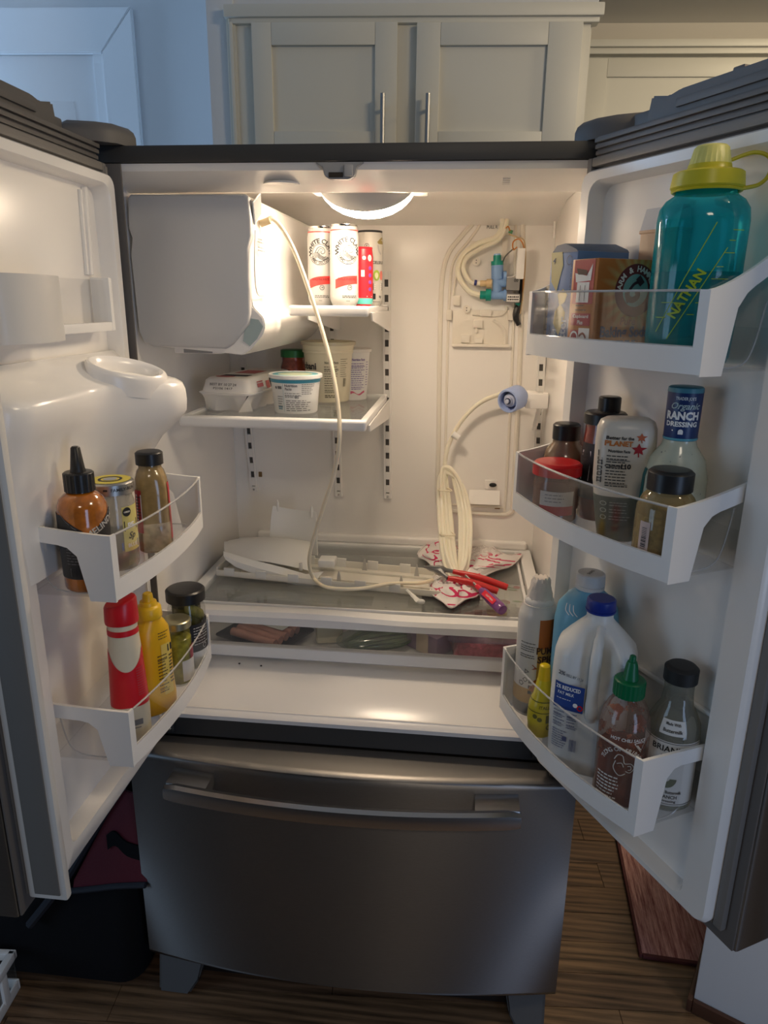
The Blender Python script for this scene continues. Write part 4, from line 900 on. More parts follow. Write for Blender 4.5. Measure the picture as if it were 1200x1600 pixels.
sheet(bm, rings); solid(bm, .0022); obj('scoop_top', bm, PLW, sc)
bm = B(); rings = []
for (x0_, y0_, x1_, y1_) in ((349, 861, 352, 874), (372, 868, 368, 886), (400, 876, 396, 896), (440, 886, 430, 906), (478, 897, 462, 914), (505, 893, 488, 917)):
    a = P3(x0_, y0_, .300); b_ = P3(x1_, y1_, .286); rings.append([a, a.lerp(b_, .5)+Vector((0, -.006, .002)), b_, b_.lerp(a, .3)+Vector((0, .03, 0))])
loft(bm, rings, False, False, False); solid(bm, .002); obj('scoop_lip', bm, PLW, sc)
bm = B(); p = P3(470, 884, .32); box(bm, p.x-.004, p.x+.004, p.y-.003, p.y+.003, p.z-.012, p.z+.008, .001); obj('scoop_bracket', bm, PLW, sc); bm = B(); p = P3(512, 878, .335); box(bm, p.x-.02, p.x+.02, p.y-.02, p.y+.02, p.z-.008, p.z+.010, .004); obj('scoop_bracket', bm, PLW, sc)

# patterned towel
m, n, L = nt('pink_swirl_cloth'); o_ = n.new('ShaderNodeOutputMaterial'); b_ = n.new('ShaderNodeBsdfPrincipled'); L.new(b_.outputs[0], o_.inputs[0]); b_.inputs['Roughness'].default_value = .9
tc = n.new('ShaderNodeTexCoord'); uvn = n.new('ShaderNodeUVMap'); uvn.uv_map = 'cloth'; vo = n.new('ShaderNodeTexVoronoi'); vo.inputs['Scale'].default_value = 4.6; vo.voronoi_dimensions = '2D'; L.new(uvn.outputs[0], vo.inputs['Vector'])
rr = n.new('ShaderNodeValToRGB'); rr.color_ramp.interpolation = 'CONSTANT'; e = rr.color_ramp.elements; e[0].position = 0; e[0].color = (.78, .74, .72, 1); e[1].position = .36; e[1].color = (.62, .03, .12, 1)
e2 = rr.color_ramp.elements.new(.47); e2.color = (.82, .78, .75, 1); L.new(vo.outputs['Distance'], rr.inputs[0])
nz = n.new('ShaderNodeTexNoise'); nz.inputs['Scale'].default_value = 2.4; L.new(uvn.outputs[0], nz.inputs['Vector']); cr = n.new('ShaderNodeValToRGB'); cr.color_ramp.elements[0].position = .40; cr.color_ramp.elements[1].position = .46; L.new(nz.outputs['Fac'], cr.inputs[0])
v2 = n.new('ShaderNodeTexVoronoi'); v2.inputs['Scale'].default_value = 52; v2.voronoi_dimensions = '2D'; L.new(uvn.outputs[0], v2.inputs['Vector']); c2 = n.new('ShaderNodeValToRGB'); c2.color_ramp.interpolation = 'CONSTANT'; c2.color_ramp.elements[0].color = (.55, .50, .49, 1); c2.color_ramp.elements[1].position = .34; c2.color_ramp.elements[1].color = (.84, .80, .77, 1); L.new(v2.outputs['Distance'], c2.inputs[0])
mx = n.new('ShaderNodeMixRGB'); L.new(cr.outputs[0], mx.inputs[0]); L.new(c2.outputs[0], mx.inputs[1]); L.new(rr.outputs[0], mx.inputs[2]); L.new(mx.outputs[0], b_.inputs['Base Color'])
TOW = m
tw_ = thing('dish_towel', 'crumpled white dish towel with pink swirls on the glass', 'towel', (.20, .30, ZGT))
edge = [(652, 868), (668, 850), (690, 846), (725, 856), (762, 853), (790, 868), (815, 866), (800, 884), (775, 892), (752, 905), (748, 930), (726, 938), (706, 950), (690, 940), (674, 928), (672, 910), (680, 895), (668, 878)]
ep = [atZ(x, y, ZGT+.004) for x, y in edge]; ec = cat(ep, 4, True); cen = Vector((.225, .335, 0)); bm = B(); rings = []; uvl = []
for k in range(13):
    f_ = 1-k/12.6; rg = []
    for i, p in enumerate(ec):
        q = cen.lerp(Vector((p.x, p.y, 0)), f_); a = i/len(ec)*2*PI
        hgt = (.006+.022*abs(noise.noise(Vector((q.x*28, q.y*28, 3))))+.010*abs(noise.noise(Vector((q.x*70, q.y*70, 7))))+.016*(1-f_))*min(1, (1-f_)*5+.12)
        rg.append(Vector((q.x, q.y, ZGT+.0015+hgt)))
    rings.append(rg)
loft(bm, rings, False, True)
uv = bm.loops.layers.uv.new('cloth')
for f in bm.faces:
    for l in f.loops: c = l.vert.co; l[uv].uv = (c.x*3.1+c.z*9, c.y*3.1+c.z*7)
obj('cloth', bm, TOW, tw_, ang=80)
bm = B(); tube(bm, [p+Vector((0, 0, .002)) for p in ep], .0016, 5, True, 4); obj('hem', bm, mat('cloth_hem', (.74, .68, .66), .9), tw_)
# pliers with red grips
p0, p1 = atZ(708, 893, ZGT+.040), atZ(793, 918, ZGT+.020); p2, p3 = atZ(700, 903, ZGT+.034), atZ(778, 924, ZGT+.016)
pl = thing('pliers', 'pliers with two red grips lying on the towel', 'pliers', (p0.x, p0.y, ZGT+.03))
for a, b_ in ((p0, p1), (p2, p3)):
    m_ = a.lerp(b_, .5)+Vector((0, .0, .004)); bm = B(); tube(bm, [a, m_, b_], [.0055, .0068, .0078, .0080, .0078, .0072], 12, smooth=5); obj('red_grip', bm, mat('red_grip_rubber', (.60, .03, .03), .35), pl)
h0 = (p0+p2)/2-(p1-p0).normalized()*.03; bm = B(); tube(bm, [p0, h0+Vector((0, .004, .004)), h0-(p1-p0).normalized()*.035], [.005, .009, .006, .003], 8, smooth=4); tube(bm, [p2, h0, h0-(p1-p0).normalized()*.035], [.005, .009, .006, .003], 8, smooth=4); obj('jaws', bm, mat('tool_steel', (.3, .3, .3), .35, 1), pl)
# screwdriver
a, b_ = atZ(752, 922, ZGT+.026), atZ(786, 954, ZGT+.012); dv = (b_-a).normalized()
sdv = thing('screwdriver', 'screwdriver with a clear purple handle beside the red pliers', 'screwdriver', (a.x, a.y, ZGT+.02))
bm = B(); L_ = (b_-a).length; tube(bm, [a+dv*L_*k for k in (0, .06, .2, .45, .8, .95, 1.0)], [.0075, .0100, .0112, .0124, .0128, .0112, .0075], 12, smooth=2); obj('handle', bm, mat('purple_acetate', (.36, .12, .42), .12, trans=.45, spec=.6), sdv)
side = dv.cross(Vector((0, 0, 1))).normalized(); tocam = (CAM-a).normalized(); nrm = (tocam-dv*tocam.dot(dv)).normalized(); sid = nrm.cross(dv)
fs = lambda x, y: a+dv*(L_*.52-x)+nrm*(.0118)-sid*y if False else a+dv*(L_*.50+x)+nrm*.0136+sid*y
bm = B(); quad(bm, fs, -.022, .022, -.0062, .0062); obj('red_strip', bm, mat('red_strip', (.75, .02, .05), .4), sdv)
fs2 = lambda x, y: a+dv*(L_*.50+x)+nrm*.0141+sid*y
bm = B(); text(bm, 'CRAFTSMAN', .006, fs2, .002, 0, w=.026, bold=.01); obj('white_lettering', bm, WHT, sdv)
bm = B(); tube(bm, [a+dv*.002, a-dv*.018], .0055, 10, smooth=0); obj('red_ferrule', bm, mat('red_strip'), sdv)
bm = B(); tube(bm, [a-dv*.018, a-dv*.085], .003, 8, smooth=0); obj('shaft', bm, CHROME, sdv)
# small white clip lying at the towel's front corner
a, b_ = atZ(636, 922, ZGT+.016), atZ(655, 940, ZGT+.008); cl = thing('plastic_clip', 'small white plastic clip left of the towel front corner', 'clip', (a.x, a.y, ZGT))
bm = B(); tube(bm, [a, (a+b_)/2, b_], [.004, .006, .008], 6, smooth=3, ry=.003); obj('clip_body', bm, PLW, cl)
bm = B(); sphere(bm, b_+Vector((.004, 0, 0)), .009, .006, .006); obj('clip_head', bm, PLW, cl)

# ------------------------------------------------------------------ hoses, valve, filter head
hp = [(417, 347, .115), (424, 341, .12), (440, 356, .135), (462, 397, .15), (485, 460, .155), (505, 522, .15), (519, 577, .135), (529, 640, .115), (530, 690, .10), (522, 740, .115), (506, 790, .14), (489, 845, .185), (483, 878, .215)]
pts = [atY(x, y, yy) for x, y, yy in hp]+[atZ(490, 903, ZGT+.022), atZ(512, 918, ZGT+.022), atZ(560, 920, ZGT+.024), atZ(610, 912, ZGT+.024), atZ(655, 911, ZGT+.022), atZ(676, 906, ZGT+.018)]
hs = thing('ice_maker_hose', 'thin cream hose looping down from the ice maker box', 'hose', (pts[0].x, pts[0].y, pts[0].z))
bm = B(); tube(bm, pts, .0042, 10, smooth=6); obj('hose', bm, TUBE, hs)
bm = B(); tube(bm, [pts[0]+Vector((-.012, 0, -.003)), pts[0]+Vector((.006, 0, .003))], .0065, 10, smooth=0); obj('hose_fitting', bm, mat('yellowed_fitting', (.72, .58, .34), .4), hs)
# coil
cp = thing('tubing_coil', 'coil of milky white tubing hanging over the towel', 'tubing', tuple(atY(712, 820, .47)))
rnd = random.Random(3)
def coil_loop(k):
    o = rnd.uniform(-1, 1); o2 = rnd.uniform(-1, 1); e_ = (o-o2)*.006
    pp = [(692+o*5, 742+o2*5, .560), (694+o*9, 790, .530), (699+o*10, 850, .42), (705+o*8, 884+o2*6, .345), (714+o*4, 902+o2*4, .315), (723-o*5, 888+o2*5, .34), (727-o*8, 850, .41), (726-o*8, 800, .51), (716-o*6, 756+o2*3, .55), (703+o*3, 736+o2*5, .562)]
    return [atY(x, y, yy+e_+o2*.010) for x, y, yy in pp]
for k in range(15): bm = B(); tube(bm, coil_loop(k), .0050, 8, True, 5); obj('tube_loop', bm, TUBEW, cp)
bm = B(); 
for (x0_, x1_, yy, dd) in ((687, 711, 834, .45), (684, 706, 765, .54)): a, b_ = atY(x0_, yy, dd-.012), atY(x1_, yy+2, dd-.016); tube(bm, [a, a.lerp(b_, .5)+Vector((0, -.008, 0)), b_, a.lerp(b_, .5)+Vector((0, .03, 0))], .0018, 6, True, 5)
obj('tie', bm, mat('tie_cream', (.8, .74, .58), .5), cp)
ft = [atY(x, y, yy) for x, y, yy in ((694, 752, .556), (698, 705, .565), (716, 665, .57), (745, 633, .565), (775, 618, .555), (802, 613, .54))]
bm = B(); tube(bm, ft, .0055, 10); obj('feed_tube', bm, TUBEW, cp)
bm = B(); c = atY(712, 681, .566); tube(bm, [c+Vector((-.008, -.002, .006)), c+Vector((.008, -.002, -.005))], .0085, 10, smooth=0); obj('tube_clip', bm, WHT, cp)
# filter head
c = atY(800, 624, .47); ax = (atY(790, 628, .44)-atY(815, 617, .50)).normalized()
fh = thing('water_filter', 'pale blue water filter head on white stub at right rail', 'filter', tuple(c))
fx = ax.cross(Vector((0, 0, 1))).normalized(); fy = fx.cross(ax)
def fpt(r_, a_, h_): return c+ax*h_+fx*r_*math.cos(a_)+fy*r_*math.sin(a_)
def flathe(prof, nn=28): bm = B(); loft(bm, [[fpt(r_, 2*PI*i/nn, h_) for i in range(nn)] for r_, h_ in prof]); return bm
obj('blue_cap', flathe([(.026, -.03), (.0285, -.026), (.0285, .016), (.027, .020), (.023, .020), (.022, .012), (.0205, -.006)]), mat('pale_blue_plastic', (.34, .44, .74), .4), fh)
obj('dark_gap', flathe([(.0204, -.008), (.0202, .002), (.018, .0022)]), mat('navy_gap', (.03, .04, .09), .4), fh)
obj('inner_core', flathe([(.0165, -.004), (.016, .010), (.0145, .013), (.010, .0135), (.0095, .018), (.008, .0185)]), mat('pale_core', (.45, .50, .66), .4), fh)
obj('core_seal', flathe([(.0075, .0183), (.0075, .0205), (.0055, .021)]), mat('navy_gap'), fh)
obj('core_tip', flathe([(.0052, .0205), (.005, .0245), (.003, .025)]), mat('pale_core'), fh)
bm = B(); e_ = Vector((.405, .50, c.z-.004)); s_ = c-ax*.026; tube(bm, [s_, s_.lerp(e_, .5), e_+Vector((-.03, 0, 0))], .021, 12, smooth=3, ry=.019); box(bm, .350, .404, .475, .535, c.z-.022, c.z+.014, .005); obj('white_stub', bm, WHITE, fh)
bm = B(); a = atY(848, 618, .49); b_ = atY(836, 665, .52); tube(bm, [a, a.lerp(b_, .5), b_], .006, 10, smooth=2); tube(bm, [a+Vector((.012, 0, .0)), a, ], .0075, 10, smooth=0); tube(bm, [b_+Vector((0, 0, .004)), b_+Vector((-.003, 0, -.012))], .004, 8, smooth=0); obj('drop_pipe', bm, WHITE, fh)
# valve mounting plate with clips (fixed to the back wall)
YV = YB-.012
def vb_(bm, x0, y0, x1, y1, d0, d1, bev=.001): a, b_ = atY(x0, y1, YB), atY(x1, y0, YB); box(bm, a.x, b_.x, YB-d1, YB-d0, a.z, b_.z, bev)
vp_ = obj('valve_plate', None or (lambda: (lambda bm: (vb_(bm, 706, 485, 796, 541, 0, .004), bm)[1])(B()))(), CREAM, fr)
bm = B()
for q in ((697, 484, 706, 500), (708, 462, 719, 477), (793, 484, 804, 500), (750, 484, 768, 494), (720, 523, 734, 535), (741, 528, 754, 536), (740, 500, 754, 512), (734, 377, 748, 388), (783, 373, 793, 403)): vb_(bm, *q, 0, .012)
for q in ((706, 538, 796, 541),): vb_(bm, *q, .003, .014)
tube(bm, [atY(x, y, YB-.006) for x, y in ((738, 491), (778, 493), (790, 486), (791, 478))], .003, 6); tube(bm, [atY(x, y, YB-.006) for x, y in ((770, 500), (784, 510), (789, 525), (789, 538))], .004, 6); tube(bm, [atY(x, y, YB-.006) for x, y in ((744, 520), (746, 508), (753, 503))], .004, 6)
tube(bm, [atY(x, y, YB-.004) for x, y in ((708, 462), (713, 430), (722, 405), (745, 382), (775, 370), (800, 365))], .003, 6)
obj('plate_clips', bm, CREAM, vp_)
for (x, y) in ((744, 409), (729, 483)):
    c = atY(x, y, YB); bm = B(); tube(bm, [c, c+Vector((0, -.010, 0))], .0095, 16, smooth=0); obj('plate_boss', bm, CREAM, vp_)
    bm = B(); tube(bm, [c+Vector((0, -.010, .003)), c+Vector((0, -.0108, .003))], .0015, 6, smooth=0); tube(bm, [c+Vector((0, -.010, -.003)), c+Vector((0, -.0108, -.003))], .0015, 6, smooth=0); obj('boss_hole', bm, SLOT, vp_)
# hanging clear bracket above
cb = obj('duct_bracket', (lambda bm: (vb_(bm, 778, 294, 786, 326, .01, .05, .002), vb_(bm, 802, 294, 818, 326, .01, .05, .002), vb_(bm, 750, 305, 764, 332, .0, .02, .001), vb_(bm, 816, 304, 824, 336, .0, .02, .001), bm)[-1])(B()), clear('bracket_clear', (.88, .88, .87), .4, .1, .5, (.75, .74, .72)), fr)
obj('duct_hole', (lambda bm: (vb_(bm, 786, 294, 802, 322, .0, .046, .001), bm)[-1])(B()), mat('duct_grey', (.34, .34, .35), .5), cb)
bm = B(); a = atY(832, 306, YB-.01); b_ = atY(816, 326, YB-.01); tube(bm, [a, b_], .003, 6, smooth=0); obj('bracket_arm', bm, WHT, cb)
bm = B(); c = atY(769, 355, YB-.0008); text(bm, 'PULL R', .010, lambda x, y: Vector((c.x+x, YB-.0012, c.z+y)), 0, 0, w=.026); obj('moulded_mark', bm, INKG, fr)
# the valve itself
VB = mat('valve_blue', (.20, .36, .66), .4); VG = mat('valve_green', (.0, .26, .21), .35)
wv_ = thing('water_valve', 'blue water valve with green fittings and white tubes', 'valve', tuple(atY(778, 445, YV)))
def vt(bm, pts, r, seg=14): return tube(bm, [atY(x, y, YB-.030) for x, y in pts], r, seg, smooth=0)
bm = B(); vt(bm, [(777, 414), (777, 436)], .0145); vt(bm, [(777, 436), (777, 455)], .011); vt(bm, [(776, 441), (792, 441)], .0115); vt(bm, [(766, 461), (790, 461)], .0105); vt(bm, [(777, 450), (777, 462)], .009); vt(bm, [(786, 433), (791, 433), ], .014); vt(bm, [(787, 461), (791, 461)], .014); obj('valve_body', bm, VB, wv_)
bm = B(); vt(bm, [(777, 399), (777, 408)], .0095); vt(bm, [(777, 408), (777, 414.5)], .0150); vt(bm, [(750, 461), (759, 461)], .0100); vt(bm, [(759, 461), (767, 461)], .0140); vt(bm, [(806, 473), (812, 476)], .004); obj('green_fitting', bm, VG, wv_)
bm = B(); vt(bm, [(777, 396.5), (777, 399)], .008); obj('fitting_top', bm, mat('light_blue', (.3, .5, .8), .4), wv_)
bm = B(); vt(bm, [(760, 443), (768, 443)], .011); vt(bm, [(750, 443), (760, 443)], .0075); obj('tan_fitting', bm, mat('tan_plastic', (.62, .46, .26), .4), wv_)
for z0, z1 in ((434, 454), (459, 473)):
    bm = B(); a, b_ = atY(790, z1, YB-.03), atY(812, z0, YB-.03); box(bm, a.x, b_.x, YB-.048, YB-.012, a.z, b_.z, .003); obj('solenoid', bm, mat('solenoid_grey', (.26, .26, .26), .45), wv_)
bm = B(); a, b_ = atY(791, 471, YB-.03), atY(811, 461, YB-.03); box(bm, a.x, b_.x, YB-.0492, YB-.0484, a.z, b_.z); obj('paper_label', bm, PAPER, wv_)
bm = B(); c = (a+b_)/2; fq = lambda x, y: Vector((c.x+x, YB-.0498, c.z+y)); lines(bm, fq, -.013, .013, (.003, -.003), .003, rag=.1); obj('label_print', bm, INK, wv_)
bm = B(); c = atY(804, 442, YB); text(bm, '00', .010, lambda x, y: Vector((c.x+x, YB-.0488, c.z+y)), 0, .004); obj('solenoid_mark', bm, INK, wv_)
bm = B(); a, b_ = atY(806, 433, YB-.012), atY(816, 500, YB-.012); tube(bm, [atY(815, 434, YB-.012), atY(814, 460, YB-.014), atY(806, 492, YB-.012), atY(811, 508, YB-.012)], [.005, .006, .008, .006], 8, smooth=4); obj('black_sleeve', bm, BLACK, wv_)
bm = B(); box(bm, atY(806, 400, YB).x, atY(818, 400, YB).x, YB-.05, YB-.03, atY(806, 436, YB-.04).z, atY(806, 388, YB-.04).z, .002); obj('connector', bm, WHT, wv_)
def vtube(name, pts, r, m_): bm = B(); tube(bm, [atY(x, y, yy) for x, y, yy in pts], r, 8, smooth=6); return obj(name, bm, m_, wv_)
vtube('tube', ((750, 461, .57), (733, 455, .572), (718, 435, .575), (716, 415, .578), (726, 395, .58), (748, 380, .58), (775, 370, .575), (785, 350, .57), (779, 325, .565), (768, 308, .56)), .0062, TUBEW)
vtube('tube', ((752, 443, .57), (735, 440, .572), (724, 420, .576), (730, 402, .578), (752, 388, .578), (780, 373, .57), (792, 345, .568), (786, 322, .565)), .0055, TUBEW)
bm = B(); vt(bm, [(741, 441.5), (745, 442)], .0066); obj('tube_band', bm, mat('navy_band', (.03, .04, .2), .5), wv_)
vtube('wire', ((816, 470, .585), (818, 430, .57), (819, 390, .565), (812, 374, .56), (802, 378, .555), (802, 390, .55), (808, 386, .55)), .0016, mat('orange_wire', (.55, .20, .03), .4))
vtube('wire', ((813, 490, .588), (819, 440, .575), (821, 395, .57), (818, 375, .57), (806, 370, .56), (795, 366, .56)), .0016, mat('tan_wire', (.60, .45, .25), .4))
vtube('wire', ((785, 412, .565), (790, 400, .56), (803, 388, .555)), .0016, mat('dark_wire', (.10, .10, .08), .4))
vtube('wire', ((788, 428, .565), (793, 433, .56), (802, 432, .555), (808, 428, .555)), .0012, WHT)
bm = B(); vt(bm, [(787, 364), (790, 357)], .004, 8); vt(bm, [(795, 361), (801, 363)], .004, 8); obj('wire_nut', bm, mat('green_nut', (.10, .32, .16), .4), wv_)
vtube('wire', ((790, 357, .565), (794, 354, .56), (797, 361, .56)), .0015, mat('orange_wire'))

# ------------------------------------------------------------------ things standing in the door bins
def place(name, label, cat_, D, s, d, z, group=None, turn=0):
    p = wd(D, s, d, z); return thing(name, label, cat_, p, face_rz(p.x, p.y)+turn, group)
ZL1, ZL2, ZR1, ZR2, ZR3 = 1.1265, .8595, 1.4545, 1.2075, .8405
AMBER = mat('orange_sauce', (.42, .13, .012), .15, var=.35, vscale=70, coat=1)
# --- left door, upper bin
t = place('sauce_bottle', 'orange hot sauce bottle with black nozzle and black label', 'bottle', DL, .331, .080, ZL1)
b = Body([(0, .030, .030, 2), (.003, .033, .033, 2), (.006, .034, .034, 2), (.112, .034, .034, 2), (.122, .033, .033, 2), (.132, .029, .029, 2), (.138, .022, .022, 2), (.141, .017, .017, 2), (.148, .017, .017, 2)])
obj('bottle_body', b.mesh(40), AMBER, t, local=True)
bm = B(); sheet(bm, [[b.pt(-PI+2*PI*i/48, (.022 if r_ == 0 else .086+.028*min(1, abs((-PI+2*PI*i/48)-.15)/1.1)), .0006) for i in range(49)] for r_ in (0, 1)]); lb = obj('black_label', bm, mat('charcoal_label', (.025, .025, .028), .5), t, local=True)
bm = B(); text(bm, "MELINDA'S", .013, b.flat(.75, .098, .0012), .004, 0, rot=.45, bold=.02); obj('label_lettering', bm, mat('silver_ink', (.55, .54, .52), .4), lb, local=True)
f = b.flat(-.15, .06, .0011); bm = B(); lines(bm, f, -.024, .022, [.014-.0042*i for i in range(8)], .0012); quad(bm, f, -.020, .008, -.034, -.022); stroke(bm, lambda x, y: b.pt(.15+x, .086+y, .0009), [(-1.3, .0335), (0.0, .001), (1.2, .0315)], .0012); obj('fine_print', bm, INKG, lb, local=True)
bm = B(); barcode(bm, b.flat(-.15, .06, .0014), -.019, .007, -.033, -.023, 14); obj('barcode', bm, INK, lb, local=True)
obj('cap', lift(screwcap(.0205, .027, ribs=22), .142), BLACK, t, local=True)
obj('nozzle', lift(Body([(0, .011, .011, 2), (.006, .0095, .0095, 2), (.034, .0062, .0062, 2), (.036, .0045, .0045, 2)]).mesh(20), .168), BLACK, t, local=True)
t = place('pepper_jar', 'glass jar with a silver and yellow lid between two bottles', 'jar', DL, .248, .082, ZL1)
b = Body([(0, .029, .029, 2), (.005, .032, .032, 2), (.103, .032, .032, 2), (.112, .0295, .0295, 2), (.122, .0295, .0295, 2)])
obj('jar_body', b.mesh(36), clear('frosty_glass', (.86, .86, .82), .6, .08, .35, (.62, .58, .5)), t, local=True)
obj('jar_contents', Body([(.005, .028, .028, 2), (.055, .028, .028, 2)]).mesh(28, sc=.98), mat('pickle_brine', (.34, .31, .16), .3, var=.4, vscale=50), t, local=True)
obj('jar_lid', lift(screwcap(.034, .018, .0025), .119), mat('pewter_lid', (.42, .41, .39), .35, .9), t, local=True)
tp = lambda x, y: Vector((x, y, .1375)); bm = B(); disc(bm, tp, .0295, n=28); obj('lid_yellow_print', bm, mat('lid_yellow', (.62, .52, .06), .4), t, local=True)
tp = lambda x, y: Vector((x, y, .1379)); bm = B(); ringp(bm, tp, .0155, .004); obj('lid_ring_print', bm, INK, t, local=True)
tp = lambda x, y: Vector((x, y, .1381)); bm = B(); disc(bm, tp, .010); obj('lid_emblem', bm, mat('lid_grey', (.35, .36, .38), .4), t, local=True)
bl = Body([(.119, .0342, .0342, 2), (.135, .0342, .0342, 2)]); bm = B(); text(bm, '1942', .007, bl.flat(-.85, .1275, .0004)); text(bm, 'FAMILY-RUN', .007, bl.flat(.55, .1275, .0004), bold=.01); quad(bm, bl.flat(-.25, .1275, .0004), -.003, .003, -.001, .002); obj('lid_lettering', bm, INK, t, local=True)
lb = obj('yellow_label', b.patch(.35, 1.7, .030, .100, .0006), mat('pale_yellow_label', (.66, .58, .20), .5), t, local=True)
f = b.flat(.85, .06, .0012); bm = B(); quad(bm, f, -.014, .012, .002, .018); disc(bm, f, .007, -.008, .032); obj('label_black', bm, INK, lb, local=True)
f2 = b.flat(.85, .06, .0017); bm = B(); text(bm, 'PE', .012, f2, -.003, .010, bold=.04); text(bm, 'GREEK', .0035, f2, -.008, .032); obj('label_white', bm, WHT, lb, local=True)
bm = B(); text(bm, 'Sp', .014, f, -.001, -.006, shear=.3); obj('label_script', bm, INK, lb, local=True)
bm = B(); quad(bm, f, -.020, .012, -.027, -.015); obj('label_blue', bm, mat('label_blue', (.10, .16, .42), .5), lb, local=True)
bm = B(); text(bm, 'BLUE', .008, f2, -.002, -.021); obj('label_blue_words', bm, WHT, lb, local=True)
t = place('mustard_bottle', 'brown grainy mustard bottle with round black cap', 'bottle', DL, .165, .108, ZL1)
b = Body([(0, .024, .024, 3), (.003, .027, .027, 3), (.105, .026, .026, 3), (.122, .025, .025, 2.6), (.134, .021, .021, 2), (.138, .018, .018, 2), (.146, .018, .018, 2)])
obj('bottle_body', b.mesh(36), mat('brown_mustard', (.30, .20, .075), .2, var=.15, vscale=90, coat=.8), t, local=True)
obj('cap', lift(screwcap(.0215, .021, .003), .144), BLACK, t, local=True)
obj('clear_base', b.patch(-PI, PI, .003, .045, .0008, 36), clear('jar_glass', (.93, .94, .92)), t, local=True)
lb = obj('red_label', b.patch(-1.5, -.62, .035, .106, .0008), mat('label_red', (.45, .02, .03), .45), t, local=True)
obj('red_edge_label', b.patch(.95, 1.9, .02, .115, .0008), mat('label_red'), t, local=True)
f = b.flat(-.85, .075, .0014); bm = B(); quad(bm, f, -.004, .007, -.02, .024); obj('white_panel', bm, PAPER, lb, local=True)
f = b.flat(-.85, .075, .0018); bm = B(); lines(bm, f, -.003, .006, [.02-.005*i for i in range(8)], .0022); obj('fine_print', bm, INK, lb, local=True)
obj('scraped_base', b.patch(-.7, .95, .004, .05, .0004), mat('mustard_smear', (.55, .46, .32), .25, var=.3, vscale=80), t, local=True)
# --- left door, lower bin
t = place('mayonnaise_bottle', 'tall red and cream mayonnaise squeeze bottle with red cap', 'bottle', DL, .300, .105, ZL2)
MAYO = mat('mayo_cream', (.74, .68, .53), .3, sss=.1)
b = Body([(0, .024, .021, 2.4), (.004, .028, .024, 2.4), (.05, .029, .025, 2.4), (.10, .0265, .024, 2.3), (.15, .0245, .022, 2.2), (.185, .022, .022, 2), (.20, .0215, .0215, 2)])
obj('bottle_body', b.mesh(36), MAYO, t, local=True)
bm = B(); sheet(bm, [[b.pt(-PI+2*PI*i/48, z_, .0006) for i in range(49)] for z_ in (.062, .08, .10)]+[[b.pt(-PI+2*PI*i/48, .122+.022*min(1.2, abs(-PI+2*PI*i/48)/1.0)**2, .0006) for i in range(49)]]); obj('red_label', bm, RED, t, local=True)
bm = B(); sheet(bm, [[b.pt(-PI+2*PI*i/48, z_, .0008) for i in range(49)] for z_ in (.180, .189)]); obj('red_band', bm, RED, t, local=True)
bm = B(); loft(bm, [[(r_*math.sin(2*PI*k/32), -r_*.92*math.cos(2*PI*k/32)-.0, z+(.006*math.sin(2*PI*k/32) if z > .225 else 0)) for k in range(32)] for z, r_ in ((.197, .0245), (.2, .025), (.228, .024), (.2315, .022), (.2325, .018))]); obj('cap', bm, RED, t, local=True)
f = b.flat(.25, .03, .001); bm = B(); quad(bm, f, -.003, .009, .000, .010); lines(bm, f, -.003, .009, (-.004,), .002); ringp(bm, b.flat(.25, .03, .0013), .003, .001, x=.003, y=.005); obj('base_mark', bm, INKG, t, local=True)
f = b.flat(.75, .09, .001); bm = B(); lines(bm, f, -.006, .012, [.035-.004*i for i in range(12)], .0012); obj('fine_print', bm, mat('faded_red_ink', (.45, .10, .12), .5), t, local=True)
t = place('mustard_bottle', 'bright yellow mustard squeeze bottle beside the red-capped one', 'bottle', DL, .225, .113, ZL2, turn=.5)
YEL = mat('mustard_yellow', (.78, .46, .012), .3, sss=.05); b = Body([(0, .028, .018, 2.6), (.005, .033, .022, 2.6), (.03, .0335, .023, 2.6), (.06, .031, .021, 2.6), (.12, .031, .021, 2.6), (.15, .029, .020, 2.5), (.163, .022, .018, 2.2), (.169, .0175, .0165, 2), (.174, .0170, .0165, 2)])
obj('bottle_body', b.mesh(36), YEL, t, local=True)
obj('cap', lift(Body([(0, .020, .020, 2), (.001, .0205, .0205, 2), (.017, .0195, .0195, 2), (.019, .018, .018, 2), (.021, .014, .014, 2), (.027, .013, .013, 2), (.0275, .009, .009, 2), (.039, .0078, .0078, 2), (.041, .006, .006, 2)]).mesh(28), .171), mat('cap_yellow', (.80, .50, .015), .35), t, local=True)
lb = obj('back_label', b.patch(.15, .85, .035, .125, .0008, 8), mat('yellow_label', (.80, .62, .14), .45), t, local=True)
f = b.flat(.42, .08, .0013); bm = B(); nutrition(bm, f, -.014, .003, -.040, .030, 12, False); quad(bm, f, .005, .013, .030, .042); lines(bm, f, .006, .013, [.022-.006*i for i in range(9)], .0028); obj('fine_print', bm, INK, lb, local=True)
f = b.flat(.3, .14, .0010); bm = B(); lines(bm, f, -.006, .012, (.006, .001, -.004), .0014); obj('date_stamp', bm, INK, t, local=True)
t = place('pickle_jar', 'small glass jar with gold lid behind the yellow mustard', 'jar', DL, .130, .116, ZL2)
b = Body([(0, .022, .022, 2), (.004, .025, .025, 2), (.085, .025, .025, 2), (.096, .0225, .0225, 2), (.112, .0225, .0225, 2)])
obj('jar_body', b.mesh(32), GLASSJ, t, local=True)
obj('pickled_peppers', Body([(.004, .022, .022, 2), (.088, .0235, .0235, 2), (.092, .018, .018, 2)]).mesh(28), mat('yellow_green_pickles', (.38, .36, .05), .25, var=.5, vscale=70), t, local=True)
obj('jar_lid', lift(screwcap(.0255, .014, .002), .109), mat('brass_lid', (.50, .47, .30), .3, .9), t, local=True)
